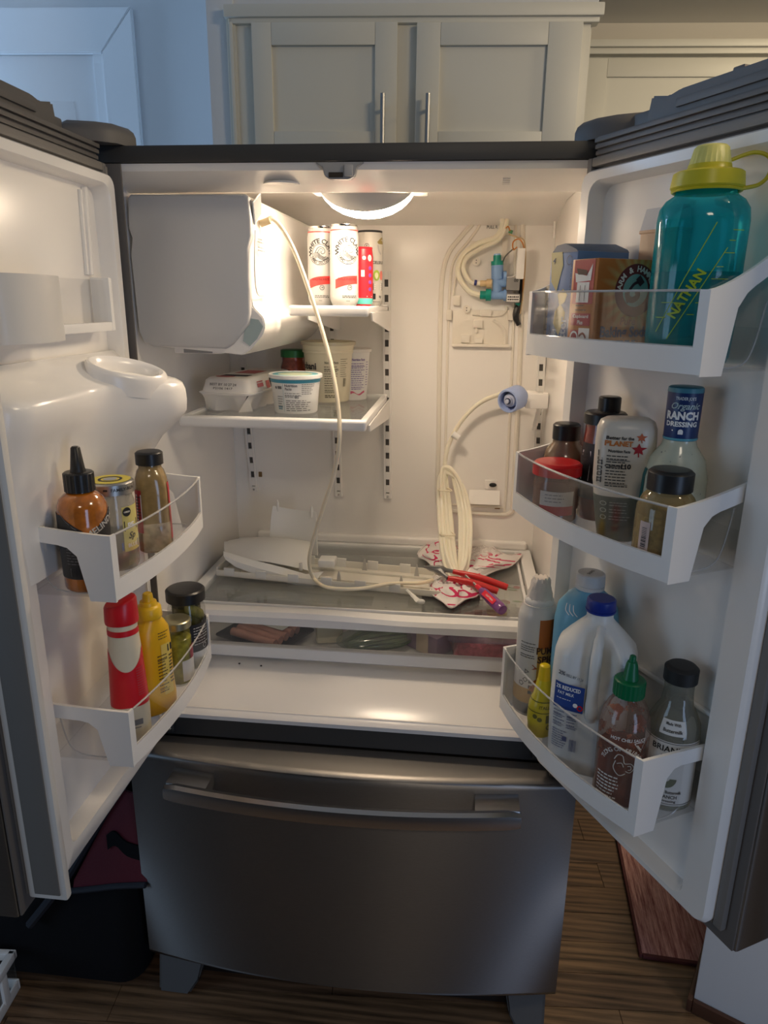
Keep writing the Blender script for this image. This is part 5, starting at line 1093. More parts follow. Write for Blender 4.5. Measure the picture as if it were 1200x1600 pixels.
obj('paper_label', b.patch(.2, 1.6, .01, .05, .0006), PAPER, t, local=True); obj('red_label_corner', b.patch(.9, 1.6, .05, .075, .0006), mat('label_red'), t, local=True)
t = place('olive_jar', 'jar of green olives with a black lid at hinge end', 'jar', DL, .066, .110, ZL2+.001)
b = Body([(0, .030, .030, 2), (.004, .034, .034, 2), (.105, .034, .034, 2), (.116, .031, .031, 2), (.126, .031, .031, 2)])
obj('jar_body', b.mesh(36), GLASSJ, t, local=True)
obj('brine', Body([(.004, .026, .026, 2), (.112, .026, .026, 2)]).mesh(24), mat('olive_brine', (.10, .09, .02), .3), t, local=True)
bm = B(); rnd = random.Random(5)
for k in range(44):
    a = k*2.4; z = .012+.103*((k*.618) % 1); sphere(bm, (.0235*math.sin(a), -.0235*math.cos(a), z), .0082, .0082, .0105, 10, 7)
t.scale = (1, 1, 1.085)
obj('olives', bm, mat('green_olive', (.24, .22, .05), .25, var=.25, vscale=60), t, local=True, kind='stuff')
obj('jar_lid', lift(screwcap(.0355, .020, .003), .122), BLACK, t, local=True)
lb = obj('black_label', b.patch(.1, 2.4, .035, .085, .0007), mat('charcoal_label'), t, local=True)
f = b.flat(.75, .06, .0012); bm = B(); lines(bm, f, -.016, .02, [.018-.005*i for i in range(7)], .0014); ringp(bm, f, .004, .001, x=.006, y=-.018); obj('fine_print', bm, PAPER, lb, local=True)
obj('white_label', b.patch(.1, 2.0, .005, .034, .0007), PAPER, t, local=True)
# --- right door, top bin
def dthing(name, label, cat_, s, d, z, D=DR, group=None):   # local x = along the door, local y = out of the door
    p = wd(D, s, d, z); t = thing(name, label, cat_, p, 0, group); ang = math.atan2(D[2].y, D[2].x); t.rotation_euler = (0, 0, ang); return t
def fN(w_, dd, h, e=.0005): return lambda x, y: Vector((dd/2+e, x, h/2+y))       # face looking out of the door
def fU(w_, dd, h, e=.0005): return lambda x, y: Vector((-x, w_/2+e, h/2+y))      # face looking to the free edge
def carton(t, w_, dd, h, m_, bev=.0012): return obj('carton_body', box(B(), -dd/2, dd/2, -w_/2, w_/2, 0, h, bev), m_, t, local=True)
bw_, bd_, bh_ = .062, .088, .140
t = dthing('butter_box', 'blue butter box with a torn open top flap', 'box', .112, .062, ZR1)
BLUE = mat('butter_blue', (.105, .22, .46), .5); carton(t, bw_, bd_, bh_, BLUE)
bm = B(); prism(bm, [(-bw_/2, bh_), (bw_/2, bh_), (bw_/2-.004, bh_+.004), (0, bh_+.013), (-bw_/2+.012, bh_+.011)], lambda a, b_: Vector((-bd_/2, a, b_)), lambda a, b_: Vector((bd_/2, a, b_-.002))); obj('open_flap', bm, mat('butter_flap', (.085, .12, .19), .5), t, local=True)
f = fN(bw_, bd_, bh_); bm = B(); poly(bm, f, [(-.030, .070), (-.004, .070), (.000, .052), (-.012, .016), (-.026, .030)]); poly(bm, f, [(-.008, .012), (.004, .020), (.014, .012), (.010, .002), (-.002, -.004)]); poly(bm, f, [(-.012, -.012), (.0, .0), (.012, -.012), (.012, -.024), (.0, -.045), (-.014, -.028)]); obj('butter_picture', bm, mat('butter_yellow', (.55, .49, .22), .5), t, local=True)
f = fN(bw_, bd_, bh_, .0009); bm = B(); text(bm, '4', .012, f, -.021, .058, rot=-.2); ringp(bm, f, .006, .0009, x=.014, y=.058); lines(bm, lambda x, y: f(-y, x), .015, .06, (-.020, -.025), .0012); lines(bm, lambda x, y: f(-y, x), -.06, -.03, (.018, .022), .001); obj('dark_print', bm, mat('navy_print', (.02, .035, .09), .5), t, local=True)
bm = B(); text(bm, 'Butter', .022, f, .010, -.045, rot=PI/2, w=.052); text(bm, 'Salted', .013, f, -.009, -.052, rot=PI/2, w=.032); text(bm, 'WITH SWEET CREAM', .004, f, .023, -.040, rot=PI/2); obj('white_lettering', bm, mat('pale_blue_print', (.45, .58, .72), .5), t, local=True)
t = dthing('butter_box', 'tan butter carton squeezed between window and hinge end', 'box', .069, .066, ZR1)
carton(t, .020, .06, .095, mat('kraft_card', (.44, .37, .26), .6)); f = fN(.02, .06, .095); bm = B(); text(bm, 'BUTTER', .016, f, 0, -.004, rot=PI/2, w=.066, bold=.03); obj('dark_lettering', bm, INKG, t, local=True)
bm = B(); quad(bm, f, -.003, .009, .030, .044); obj('white_tab', bm, PAPER, t, local=True)
sw_, sd2, sh_ = .054, .092, .127
t = dthing('baking_soda_box', 'orange baking soda box with its red end torn open', 'box', .182, .076, ZR1)
m, n, L = nt('soda_orange_glow'); o_ = n.new('ShaderNodeOutputMaterial'); b_ = n.new('ShaderNodeBsdfPrincipled'); L.new(b_.outputs[0], o_.inputs[0]); b_.inputs['Roughness'].default_value = .45
tc = n.new('ShaderNodeTexCoord'); sx = n.new('ShaderNodeSeparateXYZ'); L.new(tc.outputs['Object'], sx.inputs[0])
def mth(op, a, b=None, c=None):
    q = n.new('ShaderNodeMath'); q.operation = op
    for i, v in enumerate((a, b, c)):
        if v is None: continue
        if isinstance(v, (int, float)): q.inputs[i].default_value = v
        else: L.new(v, q.inputs[i])
    return q.outputs[0]
ax_ = mth('ADD', sx.outputs['X'], .022); az_ = mth('SUBTRACT', sx.outputs['Z'], .087); rr_ = mth('SQRT', mth('ADD', mth('MULTIPLY', ax_, ax_), mth('MULTIPLY', az_, az_)))
ray_ = mth('SINE', mth('MULTIPLY', mth('ARCTAN2', az_, ax_), 22.0)); v_ = mth('ADD', mth('MULTIPLY', rr_, 14.0), mth('MULTIPLY', ray_, .13))
r_ = n.new('ShaderNodeValToRGB'); e = r_.color_ramp.elements; e[0].position = .15; e[0].color = (.50, .50, .22, 1); e[1].position = .78; e[1].color = (.50, .17, .03, 1); L.new(v_, r_.inputs[0]); L.new(r_.outputs[0], b_.inputs['Base Color'])
carton(t, sw_, sd2, sh_, m)
f = fU(sw_, sd2, sh_); bm = B(); ringp(bm, f, .0275, .013, x=.018, y=.024, n=36); obj('seal_ring', bm, mat('maroon_seal', (.16, .03, .035), .5), t, local=True)
bm = B(); disc(bm, f, .021, .018, .024, 28); obj('seal_field', bm, mat('seal_teal', (.22, .48, .48), .5), t, local=True)
f = fU(sw_, sd2, sh_, .001); bm = B()
for i, ch in enumerate('ARM & HAMMER'):
    if ch != ' ': a = R(172)-i*R(14.6); text(bm, ch, .0105, f, .018+.0272*math.cos(a), .024+.0272*math.sin(a), rot=a-PI/2, bold=.03)
obj('seal_lettering', bm, WHT, t, local=True)
bm = B(); stroke(bm, f, [(.004, .022), (.006, .015), (.014, .012), (.022, .017), (.020, .024)], .008); stroke(bm, f, [(.006, .022), (.014, .032), (.024, .036)], .004); stroke(bm, f, [(.020, .041), (.028, .032)], .009); stroke(bm, f, [(.010, .014), (.004, .010)], .006); obj('seal_figure', bm, mat('seal_dark', (.05, .03, .045), .5), t, local=True)
bm = B(); text(bm, 'Pure', .014, f, .010, -.016, shear=.1); obj('pure_lettering', bm, mat('rust_print', (.25, .06, .03), .5), t, local=True)
bm = B(); text(bm, 'Baking Soda', .019, f, .006, -.030, w=.082, bold=.04); lines(bm, f, -.036, .036, (-.0415,), .002); obj('blue_lettering', bm, mat('soda_navy', (.03, .05, .16), .5), t, local=True)
bm = B(); lines(bm, f, -.036, .03, (-.054, -.059), .0026, rag=.2); obj('small_print', bm, mat('rust_print'), t, local=True)
f = fN(sw_, sd2, sh_); bm = B(); quad(bm, f, -.0215, .0215, .006, .0625); quad(bm, f, -.0205, .020, -.022, -.006); quad(bm, f, -.020, -.003, -.052, -.028); obj('red_end', bm, mat('end_red', (.42, .03, .04), .5), t, local=True)
f = fN(sw_, sd2, sh_, .0008); bm = B(); quad(bm, f, -.013, .013, .008, .034); obj('white_panel', bm, PAPER, t, local=True); bm = B(); quad(bm, f, -.002, .021, -.060, -.025); obj('white_panel', bm, PAPER, t, local=True); bm = B(); poly(bm, f, [(-.019, .046), (.006, .042), (.017, .057), (.015, .036), (-.016, .034)]); obj('white_end', bm, PAPER, t, local=True)
f = fN(sw_, sd2, sh_, .0012); bm = B(); quad(bm, f, -.006, -.005, .010, .030); quad(bm, f, .004, .005, .010, .030); lines(bm, f, -.012, .012, (.004, -.0018), .0016); poly(bm, f, [(-.016, .052), (.006, .049), (.008, .043), (-.012, .044)]); obj('dark_tear', bm, mat('dark_tear', (.06, .02, .015), .6), t, local=True)
bm = B(); text(bm, 'Cupboard', .006, f, 0, -.010, w=.033); text(bm, 'Plus', .0075, f, .0, -.018); ringp(bm, f, .0075, .0025, x=-.011, y=-.038); obj('white_words', bm, WHT, t, local=True)
bm = B(); stroke(bm, f, [(.000, -.036), (.008, -.032), (.014, -.038), (.008, -.044), (.002, -.040)], .003); lines(bm, f, -.018, .018, (-.0605,), .0015); obj('brown_print', bm, mat('rust_print'), t, local=True)
t = dthing('milk_carton', 'tan carton with white folded top behind the baking soda', 'carton', .204, .014, ZR1)
obj('carton_body', box(B(), -.012, .012, -.034, .034, 0, .166, .003), mat('tan_carton', (.50, .30, .17), .5), t, local=True)
bm = B(); loft(bm, [[(-.0122, -.0345, .166), (.0122, -.0345, .166), (.0122, .0345, .166), (-.0122, .0345, .166)], [(-.006, -.033, .194), (.006, -.033, .194), (.006, .033, .194), (-.006, .033, .194)]]); obj('folded_top', bm, mat('white_carton_top', (.66, .65, .64), .5), t, local=True)
bm = B(); box(bm, -.0128, .0128, -.0355, .0355, .162, .1665, .001); obj('fold_seam', bm, mat('tan_carton'), t, local=True)
t = place('water_bottle', 'large teal water bottle with a yellow screw lid and loop', 'bottle', DR, .315, .062, ZR1)
t.scale = (.92, .92, .93)
TEAL = clear('teal_clear', (.22, .84, .87), .55, .07, .34, (.0, .42, .46)) if True else clear('teal_clear', (.10, .62, .68), .55, .07, .42, (.0, .30, .35))
b = Body([(0, .044, .044, 2.4), (.004, .050, .050, 2.4), (.012, .053, .053, 2.4), (.05, .0545, .0545, 2.3), (.175, .0555, .0555, 2.2), (.190, .0535, .0535, 2.1), (.200, .047, .047, 2), (.206, .038, .038, 2), (.209, .036, .036, 2), (.220, .036, .036, 2)])
obj('bottle_body', b.mesh(44), TEAL, t, local=True)
obj('water', Body([(.006, .048, .048, 2.4), (.012, .051, .051, 2.4), (.05, .0525, .0525, 2.3), (.115, .053, .053, 2.2)]).mesh(40), clear('teal_water', (.35, .72, .76), .2, .05, .30, (.0, .20, .25)), t, local=True)
YL = mat('lid_lime_yellow', (.62, .53, .02), .35, sss=.05)
obj('screw_lid', lift(Body([(0, .0425, .0425, 2), (.002, .044, .044, 2), (.018, .042, .042, 2), (.020, .039, .039, 2), (.021, .028, .028, 2), (.023, .0265, .0265, 2), (.028, .0255, .0255, 2)]).mesh(40), .213), YL, t, local=True)
obj('spout_cap', lift(screwcap(.0255, .024, .003, ribs=26, r2=.0205), .239), mat('pale_yellow_cap', (.74, .69, .20), .4, sss=.1), t, local=True)
bm = B(); tube(bm, [(.0405*math.sin(a), -.0405*math.cos(a), .2115) for a in [2*PI*i/20 for i in range(20)]], .0022, 6, True, 1); tube(bm, [(.038, -.010, .2115), (.058, -.004, .216), (.068, 0, .228), (.066, .002, .246), (.048, .003, .253), (.024, .002, .246)], .0024, 8); obj('lid_strap', bm, YL, t, local=True)
LIME = mat('lime_print', (.38, .52, .02), .4); f = b.flat(.10, .10, .0022); bm = B(); cR = R(62)
text(bm, 'NATHAN', .016, f, -.013, -.012, rot=cR, bold=.03, w=.062)
for o_ in (-.0088, .0088): stroke(bm, f, [(-.030-o_*math.sin(cR)*-1 if False else -.038+o_*math.sin(cR), -.062-o_*math.cos(cR)), (.018+o_*math.sin(cR), .046-o_*math.cos(cR)+ (0.02 if o_ < 0 else 0))], .0010, 2)
for i, (x, y, l) in enumerate(((.030, .062, .016), (.027, .050, .008), (.022, .036, .014), (.016, .020, .008), (.012, .006, .020), (.004, -.008, .008), (-.002, -.022, .022), (-.010, -.036, .008))): stroke(bm, f, [(x, y), (x+l, y)], .0009, 1)
for x, y, l in ((-.042, -.022, .016), (-.048, -.040, .014)): stroke(bm, f, [(x, y), (x+l, y)], .0009, 1)
obj('lime_lettering', bm, LIME, t, local=True)
# --- right door, middle bin
t = place('sauce_bottle', 'brown bottle with black cap behind the red-lidded jar', 'bottle', DR, .082, .054, ZR2)
t.scale = (1, 1, 1.12)
b = Body([(0, .030, .030, 2), (.004, .034, .034, 2), (.070, .034, .034, 2), (.084, .030, .030, 2), (.094, .021, .021, 2), (.102, .020, .020, 2)]); obj('bottle_body', b.mesh(32), mat('brown_sauce', (.20, .13, .075), .2, coat=.8, var=.2, vscale=40), t, local=True)
obj('cap', lift(screwcap(.0215, .023, .003), .099), BLACK, t, local=True)
t = place('red_lid_jar', 'jar with a wide red lid nearest hinge in middle bin', 'jar', DR, .136, .106, ZR2)
b = Body([(0, .029, .029, 2), (.004, .033, .033, 2), (.060, .033, .033, 2), (.068, .031, .031, 2), (.074, .031, .031, 2)]); obj('jar_body', b.mesh(32), clear('rosy_glass', (.70, .55, .48), .6, .08, .45, (.34, .20, .15)), t, local=True)
obj('jar_contents', Body([(.004, .029, .029, 2), (.05, .029, .029, 2)]).mesh(24), mat('red_brown_paste', (.22, .08, .055), .4, var=.3, vscale=40), t, local=True)
obj('jar_lid', lift(screwcap(.0365, .019, .004, ribs=0), .071), mat('lid_red', (.60, .015, .02), .28), t, local=True)
obj('paper_label', b.patch(-.7, .9, .028, .050, .0007), mat('grey_paper', (.55, .53, .50), .5), t, local=True); obj('red_label_band', b.patch(-.7, .9, .014, .028, .0007), mat('label_red'), t, local=True)
f = b.flat(.1, .039, .0012); bm = B(); lines(bm, f, -.018, .018, (.006, .001, -.004), .0012); obj('fine_print', bm, INKG, t, local=True)
t = place('barbecue_bottle', 'dark sauce bottle with stepped black lid behind the cream squeeze bottle', 'bottle', DR, .149, .036, ZR2)
t.scale = (1, 1, 1.12)
b = Body([(0, .028, .028, 2), (.004, .031, .031, 2), (.085, .031, .031, 2), (.105, .029, .029, 2), (.118, .0275, .0275, 2), (.130, .027, .027, 2)]); obj('bottle_body', b.mesh(32), mat('red_brown_sauce', (.20, .035, .025), .2, coat=.7, var=.4, vscale=50), t, local=True)
obj('cap', lift(screwcap(.031, .016, .003), .130), BLACK, t, local=True)
lb = obj('black_label', b.patch(-1.3, 1.3, .03, .105, .0006), mat('charcoal_label'), t, local=True); f = b.flat(-.75, .075, .0011); bm = B(); quad(bm, f, -.010, .007, -.020, .020); obj('white_panel', bm, PAPER, lb, local=True)
f = b.flat(-.75, .075, .0016); bm = B(); lines(bm, f, -.009, .006, [.016-.005*i for i in range(4)], .0018); text(bm, '60', .008, f, .0, -.010, bold=.03); obj('fine_print', bm, INK, lb, local=True)
bm = B(); text(bm, 'FLAVOR', .008, lambda x, y: Vector((x, y-.012, .1464)), 0, 0); obj('lid_lettering', bm, INKG, t, local=True)
obj('flip_top', lift(screwcap(.0165, .020, .002, ribs=18), .1455, .004, .006), BLACK, t, local=True)
t = place('squeeze_bottle', 'upside-down cream squeeze bottle with green lower half and nutrition panel', 'bottle', DR, .247, .080, ZR2, turn=.12)
b = Body([(0, .022, .018, 2.6), (.003, .025, .020, 2.6), (.03, .030, .022, 2.6), (.055, .034, .024, 2.6), (.085, .0385, .026, 2.8), (.14, .0395, .027, 3.0), (.158, .0385, .026, 3.0), (.167, .035, .023, 2.8), (.171, .028, .018, 2.6)])
obj('bottle_body', b.mesh(40), mat('cream_squeeze', (.66, .59, .49), .3, sss=.1), t, local=True)
lb = obj('green_label', b.patch(-PI, PI, .002, .066, .0006, 40), mat('deep_green_label', (.055, .085, .062), .45), t, local=True)
f = b.flat(-.12, .115, .001); bm = B(); nutrition(bm, f, -.018, .008, -.035, .017, 11); text(bm, '110', .009, f, .003, -.006, bold=.04); text(bm, 'Calories', .0055, f, -.010, -.006, bold=.02); lines(bm, lambda x, y: f(y, x), -.03, .015, (-.026, -.022), .0010); lines(bm, f, -.026, -.021, [.0-.004*i for i in range(8)], .001); text(bm, 'Better for the', .006, f, -.005, .032, w=.030, bold=.03); obj('nutrition_panel', bm, INK, t, local=True)
bm = B(); text(bm, 'PLANET', .0095, f, -.006, .0245, w=.030, bold=.04); obj('orange_lettering', bm, mat('orange_print', (.52, .16, .03), .5), t, local=True)
def leaf(bm, f, cx, cy, s_):
    pts = []
    for i in range(10): a = PI/2+i*PI/5; r_ = s_*(1 if i % 2 == 0 else .45); pts.append((cx+r_*math.cos(a), cy+r_*math.sin(a)))
    poly(bm, f, pts)
    stroke(bm, f, [(cx, cy-s_*.4), (cx+s_*.1, cy-s_*1.2)], s_*.15, 2)
bm = B(); leaf(bm, f, .018, .034, .006); obj('orange_leaf', bm, mat('leaf_orange', (.5, .10, .02), .5), t, local=True)
bm = B(); leaf(bm, f, .016, .018, .0085); obj('red_leaf', bm, mat('leaf_red', (.38, .01, .015), .5), t, local=True)
f = b.flat(.0, .04, .0012); bm = B(); 
for y in (.016, .006, -.004): ringp(bm, f, .0028, .001, x=-.019, y=y); lines(bm, f, -.013, .014, (y+.002, y-.002), .001)
obj('pale_print', bm, mat('sage_print', (.35, .40, .35), .5), lb, local=True)
t = place('ranch_bottle', 'ranch dressing bottle with a tall blue sleeved cap', 'bottle', DR, .304, .042, ZR2)
b = Body([(0, .034, .030, 2.4), (.004, .041, .035, 2.4), (.06, .041, .035, 2.3), (.10, .040, .034, 2.2), (.125, .034, .030, 2), (.142, .022, .022, 2), (.150, .0200, .0200, 2), (.156, .0200, .0200, 2)])
obj('bottle_body', b.mesh(40), mat('ranch_cream', (.52, .53, .40), .25, var=.06, vscale=60, coat=.6), t, local=True)
bm = B(); rnd = random.Random(9)
for k in range(46): disc(bm, b.flat(rnd.uniform(-1.3, 1.5), rnd.uniform(.03, .14), .0004), rnd.uniform(.0004, .0010), n=6)
obj('herb_flecks', bm, INKG, t, local=True, kind='stuff')
bc = Body([(.150, .0205, .0205, 2), (.152, .0210, .0210, 2), (.214, .0216, .0216, 2), (.217, .0206, .0206, 2)]); cp_ = obj('blue_cap', bc.mesh(36), mat('navy_sleeve', (.012, .035, .14), .35), t, local=True)
obj('aqua_trim', bc.patch(-PI, PI, .1505, .1535, .0005, 36), mat('aqua_trim', (.10, .36, .45), .4), cp_, local=True); bm = Body([(.211, .0220, .0220, 2), (.2165, .0214, .0214, 2), (.2178, .0195, .0195, 2)]).mesh(36); obj('aqua_top', bm, mat('aqua_top', (.07, .26, .33), .4), cp_, local=True)
f = bc.flat(-.12, .183, .0007); bm = B(); text(bm, "TRADER JOE'S", .0055, f, .004, .021, bold=.02, w=.024); text(bm, 'RANCH', .0135, f, .002, -.001, bold=.05, w=.042); text(bm, 'DRESSING', .0085, f, .002, -.0115, bold=.04, w=.040); disc(bm, f, .003, .002, -.0205); quad(bm, f, -.001, .005, -.024, -.020); text(bm, '·', .012, f, -.008, -.020); obj('white_lettering', bm, WHT, cp_, local=True)
bm = B(); text(bm, 'Organic', .0115, f, .005, .0115, shear=.35, w=.036); obj('script_lettering', bm, mat('pale_sage', (.45, .55, .55), .4), cp_, local=True)
bm = B(); lb_ = b.patch(-2.4, -1.15, .02, .11, .0006); obj('teal_label', lb_, mat('dark_teal_label', (.0, .10, .10), .45), t, local=True)
t = place('mustard_jar', 'squat grainy mustard jar with black cap in front corner', 'jar', DR, .346, .091, ZR2)
b = Body([(0, .032, .032, 2), (.005, .037, .037, 2), (.050, .037, .037, 2), (.075, .0365, .0365, 2), (.088, .031, .031, 2), (.094, .0255, .0255, 2), (.100, .0255, .0255, 2)])
obj('jar_body', b.mesh(36), clear('amber_jar', (.80, .70, .48), .7, .06, .35, (.55, .42, .2)), t, local=True)
obj('jar_contents', Body([(.004, .033, .033, 2), (.045, .0345, .0345, 2), (.058, .0345, .0345, 2), (.070, .030, .030, 2)]).mesh(30), mat('grain_mustard', (.40, .32, .17), .4, var=.45, vscale=150), t, local=True)
obj('mustard_smears', b.patch(-1.2, 1.0, .066, .084, -.0012), mat('smear_dark', (.22, .16, .07), .4, var=.6, vscale=90), t, local=True)
obj('cap', lift(screwcap(.0275, .026, .004), .097), BLACK, t, local=True)
lb = obj('barcode_label', b.patch(.05, .95, .004, .060, .0007), PAPER, t, local=True); f = b.flat(.5, .032, .0012); bm = B(); lines(bm, f, -.013, .012, [.020-.004*i for i in range(6)], .0014); barcode(bm, f, -.012, .010, -.022, -.009, 15); quad(bm, f, -.014, .013, .0248, .0254); obj('fine_print', bm, INK, lb, local=True)
lb = obj('side_label', b.patch(-.85, -.45, .004, .060, .0007), mat('rose_paper', (.62, .50, .48), .5), t, local=True); f = b.flat(-.65, .032, .0012); bm = B(); barcode(bm, lambda x, y: f(y, x), -.022, .022, -.003, .004, 20); obj('barcode', bm, INK, lb, local=True)
# --- right door, lowest bin
t = place('whipped_cream_can', 'tall whipped cream can, orange and white, with wrapped nozzle', 'can', DR, .085, .082, ZR3)
b = Body([(0, .028, .028, 2), (.003, .032, .032, 2), (.008, .033, .033, 2), (.178, .033, .033, 2), (.190, .031, .031, 2), (.198, .027, .027, 2), (.203, .0265, .0265, 2)])
obj('can_body', b.mesh(36), mat('white_can_print', (.66, .65, .62), .3), t, local=True)
obj('orange_panel', b.patch(.12, 2.0, .132, .184, .0005), mat('can_orange', (.42, .12, .015), .35), t, local=True); obj('amber_panel', b.patch(.12, 2.0, .062, .132, .0005), mat('can_amber', (.52, .30, .06), .35), t, local=True); obj('gold_base', b.patch(-1.5, 2.0, .028, .056, .0006), mat('can_gold', (.42, .22, .02), .35), t, local=True); obj('grey_base', b.patch(-PI, PI, .008, .028, .0004, 36), mat('can_grey', (.30, .30, .30), .3, .8), t, local=True)
f = b.flat(.66, .122, .0010); bm = B(); text(bm, 'PUMPKIN', .017, f, .008, .006, bold=.03, w=.056); text(bm, 'SPICE', .017, f, .001, -.010, bold=.03, w=.038); text(bm, 'CREAM', .008, f, -.002, -.033); obj('brown_lettering', bm, mat('brown_print', (.07, .03, .02), .5), t, local=True)
bm = B(); poly(bm, f, [(-.026, -.020), (.022, -.016), (.022, -.023), (-.018, -.027), (-.026, -.029), (-.021, -.0245)]); obj('ribbon_print', bm, mat('ribbon_red', (.40, .11, .05), .5), t, local=True)
bm = B(); disc(bm, f, .008, -.015, -.054); disc(bm, f, .006, -.022, -.064); obj('pumpkin_print', bm, mat('can_orange'), t, local=True)
f = b.flat(-.45, .10, .0008); bm = B(); lines(bm, f, -.012, .014, (.040, .034, .030, .026, .018, .014), .0012, rag=.1)
for i, (x, y) in enumerate(((.002, -.012), (.001, -.028), (-.006, -.036), (.010, -.030), (.010, -.040), (.010, -.050))): ringp(bm, f, .0042, .0016, x=x, y=y, n=3+i % 3) if i < 3 else quad(bm, f, x-.003, x+.003, y-.003, y+.003)
obj('recycling_marks', bm, INK, t, local=True)
f = b.flat(-.1, .018, .0008); bm = B(); lines(bm, f, -.02, .02, [.008-.003*i for i in range(6)], .0008, words=False, rag=.05); obj('base_print', bm, INK, t, local=True)
obj('nozzle', Body([(.200, .0225, .0225, 2), (.204, .0245, .0245, 2), (.210, .0235, .0235, 2), (.214, .019, .019, 2)]).mesh(28), mat('white_nozzle', (.70, .69, .67), .4), t, local=True)
bm = B(); loft(bm, [[((r_*(1+.10*math.sin(k*1.9+z*200)))*math.sin(2*PI*k/28), -(r_*(1+.10*math.sin(k*1.9+z*200)))*math.cos(2*PI*k/28), z+.002*math.sin(k*2.7)) for k in range(28)] for z, r_ in ((.205, .023), (.210, .021), (.220, .0195), (.232, .017), (.242, .0155), (.248, .012))]); obj('paper_wrap', bm, mat('tissue_wrap', (.72, .66, .60), .8, bump=.5, bscale=90), t, local=True)
t = place('lemon_juice_bottle', 'small yellow lemon juice bottle beside the milk jug', 'bottle', DR, .152, .110, ZR3)
LY = mat('lemon_yellow', (.66, .56, .02), .3, sss=.08); b = Body([(0, .016, .016, 2), (.004, .020, .020, 2), (.03, .0225, .0225, 2), (.055, .0215, .0215, 2), (.064, .019, .019, 2), (.072, .0155, .0155, 2), (.095, .0115, .0115, 2), (.100, .0105, .0105, 2)]); obj('bottle_body', b.mesh(32), LY, t, local=True)
obj('cap', lift(screwcap(.0105, .026, .002, ribs=14, r2=.0085), .100), mat('lemon_cap', (.76, .55, .01), .35), t, local=True)
bm = B(); mrg(bm, b.patch(-PI, PI, .0655, .067, .0006, 32)); mrg(bm, b.patch(-PI, PI, .048, .0495, .0006, 32)); f = b.flat(.1, .035, .0006); text(bm, 'ITALIA', .007, b.flat(.3, .058, .0006), 0, 0); 
for x, y in ((-.012, .006), (-.004, .002)): disc(bm, f, .004, x, y)
quad(bm, f, .006, .016, -.004, .010); ringp(bm, f, .004, .0015, x=.012, y=-.012); obj('dark_print', bm, mat('olive_print2', (.12, .12, .01), .5), t, local=True)
# milk jug
mk = place('milk_jug', 'half gallon plastic milk jug with a dark blue cap', 'jug', DR, .240, .086, ZR3, turn=-.10)
MILK = mat('jug_plastic', (.70, .70, .67), .35, sss=.15)
b = Body([(0, .046, .040, 3.2), (.004, .052, .046, 3.4), (.012, .0555, .0485, 3.6), (.10, .0590, .0490, 3.6), (.160, .0590, .0485, 3.4), (.190, .0580, .0470, 3.2), (.202, .0550, .0440, 3.0), (.216, .044, .0360, 2.6), (.230, .0315, .028, 2.2), (.239, .0225, .0225, 2), (.244, .0190, .0190, 2), (.256, .0190, .0190, 2)])
bm = b.mesh(56)
for v in bm.verts:                                # the dents either side of the handle ridge
    x, y, z = v.co
    if y < 0 and .095 < z < .236:
        k = math.sin(PI*(z-.095)/.141)**.7; w_ = math.exp(-((x-.006)/.010)**2); side_ = math.exp(-((x-.006)/.024)**4)
        v.co.y += .014*k*side_
obj('jug_body', bm, MILK, mk, local=True, ang=70)
bm = B(); tube(bm, [(.006, -.0200, .236), (.006, -.034, .222), (.006, -.0465, .195), (.006, -.0490, .155), (.006, -.0465, .110), (.006, -.043, .098)], [.006, .0075, .008, .008, .009, .007], 12, smooth=5); obj('jug_handle', bm, MILK, mk, local=True)
obj('cap', lift(Body([(0, .0215, .0215, 2), (.003, .0220, .0220, 2), (.0035, .0205, .0205, 2), (.005, .0215, .0215, 2), (.018, .0205, .0205, 2), (.020, .0185, .0185, 2)]).mesh(36), .254), mat('royal_blue_cap', (.012, .03, .24), .35), mk, local=True)
lb = obj('blue_label', b.patch(-.88, -.10, .108, .150, .0008, 12), mat('royal_label', (.02, .06, .27), .4), mk, local=True)
f = b.flat(-.50, .131, .0015); bm = B(); text(bm, '2% REDUCED', .0085, f, -.001, .012, w=.034, bold=.03); text(bm, 'FAT MILK', .0065, f, -.004, .003, w=.022); lines(bm, f, -.016, .012, (-.006,), .001); disc(bm, f, .0035, .010, -.012); obj('white_lettering', bm, WHT, lb, local=True)
bm = B(); ringp(bm, f, .0035, .002, x=.017, y=-.015); obj('red_seal', bm, RED, lb, local=True)
f = b.flat(-.50, .085, .0012); bm = B(); nutrition(bm, f, -.019, -.003, -.008, .021, 6, False); nutrition(bm, f, .0, .016, -.008, .021, 6, False); barcode(bm, f, .006, .017, -.044, -.024, 10); lines(bm, f, -.019, .003, [-.014-.004*i for i in range(8)], .0012); quad(bm, f, -.004, .002, -.030, -.022); obj('fine_print', bm, mat('blue_grey_ink', (.11, .12, .22), .5), mk, local=True)
f = b.flat(-.47, .161, .0012); bm = B(); text(bm, 'SELL BY 10 28', .0055, f, .004, .002, rot=-.1, w=.024, bold=.02); text(bm, '2%', .008, f, -.014, .004, bold=.04); obj('date_stamp', bm, INKG, mk, local=True)
t = place('blue_jug', 'sky blue bottle with a white cap behind the milk jug', 'bottle', DR, .166, .048, ZR3)
b = Body([(0, .042, .036, 2.6), (.005, .050, .036, 2.6), (.20, .050, .036, 2.6), (.225, .046, .034, 2.4), (.243, .033, .029, 2.1), (.252, .0215, .0215, 2), (.262, .0205, .0205, 2)]); obj('bottle_body', b.mesh(40), mat('sky_blue_sleeve', (.13, .36, .54), .3), t, local=True)
obj('cap', lift(Body([(-.006, .0205, .0205, 2), (-.004, .0225, .0225, 2), (0, .0225, .0225, 2), (.001, .021, .021, 2), (.003, .0228, .0228, 2), (.019, .022, .022, 2), (.021, .020, .020, 2)]).mesh(36), .260), mat('cap_white', (.66, .66, .65), .4), t, local=True)
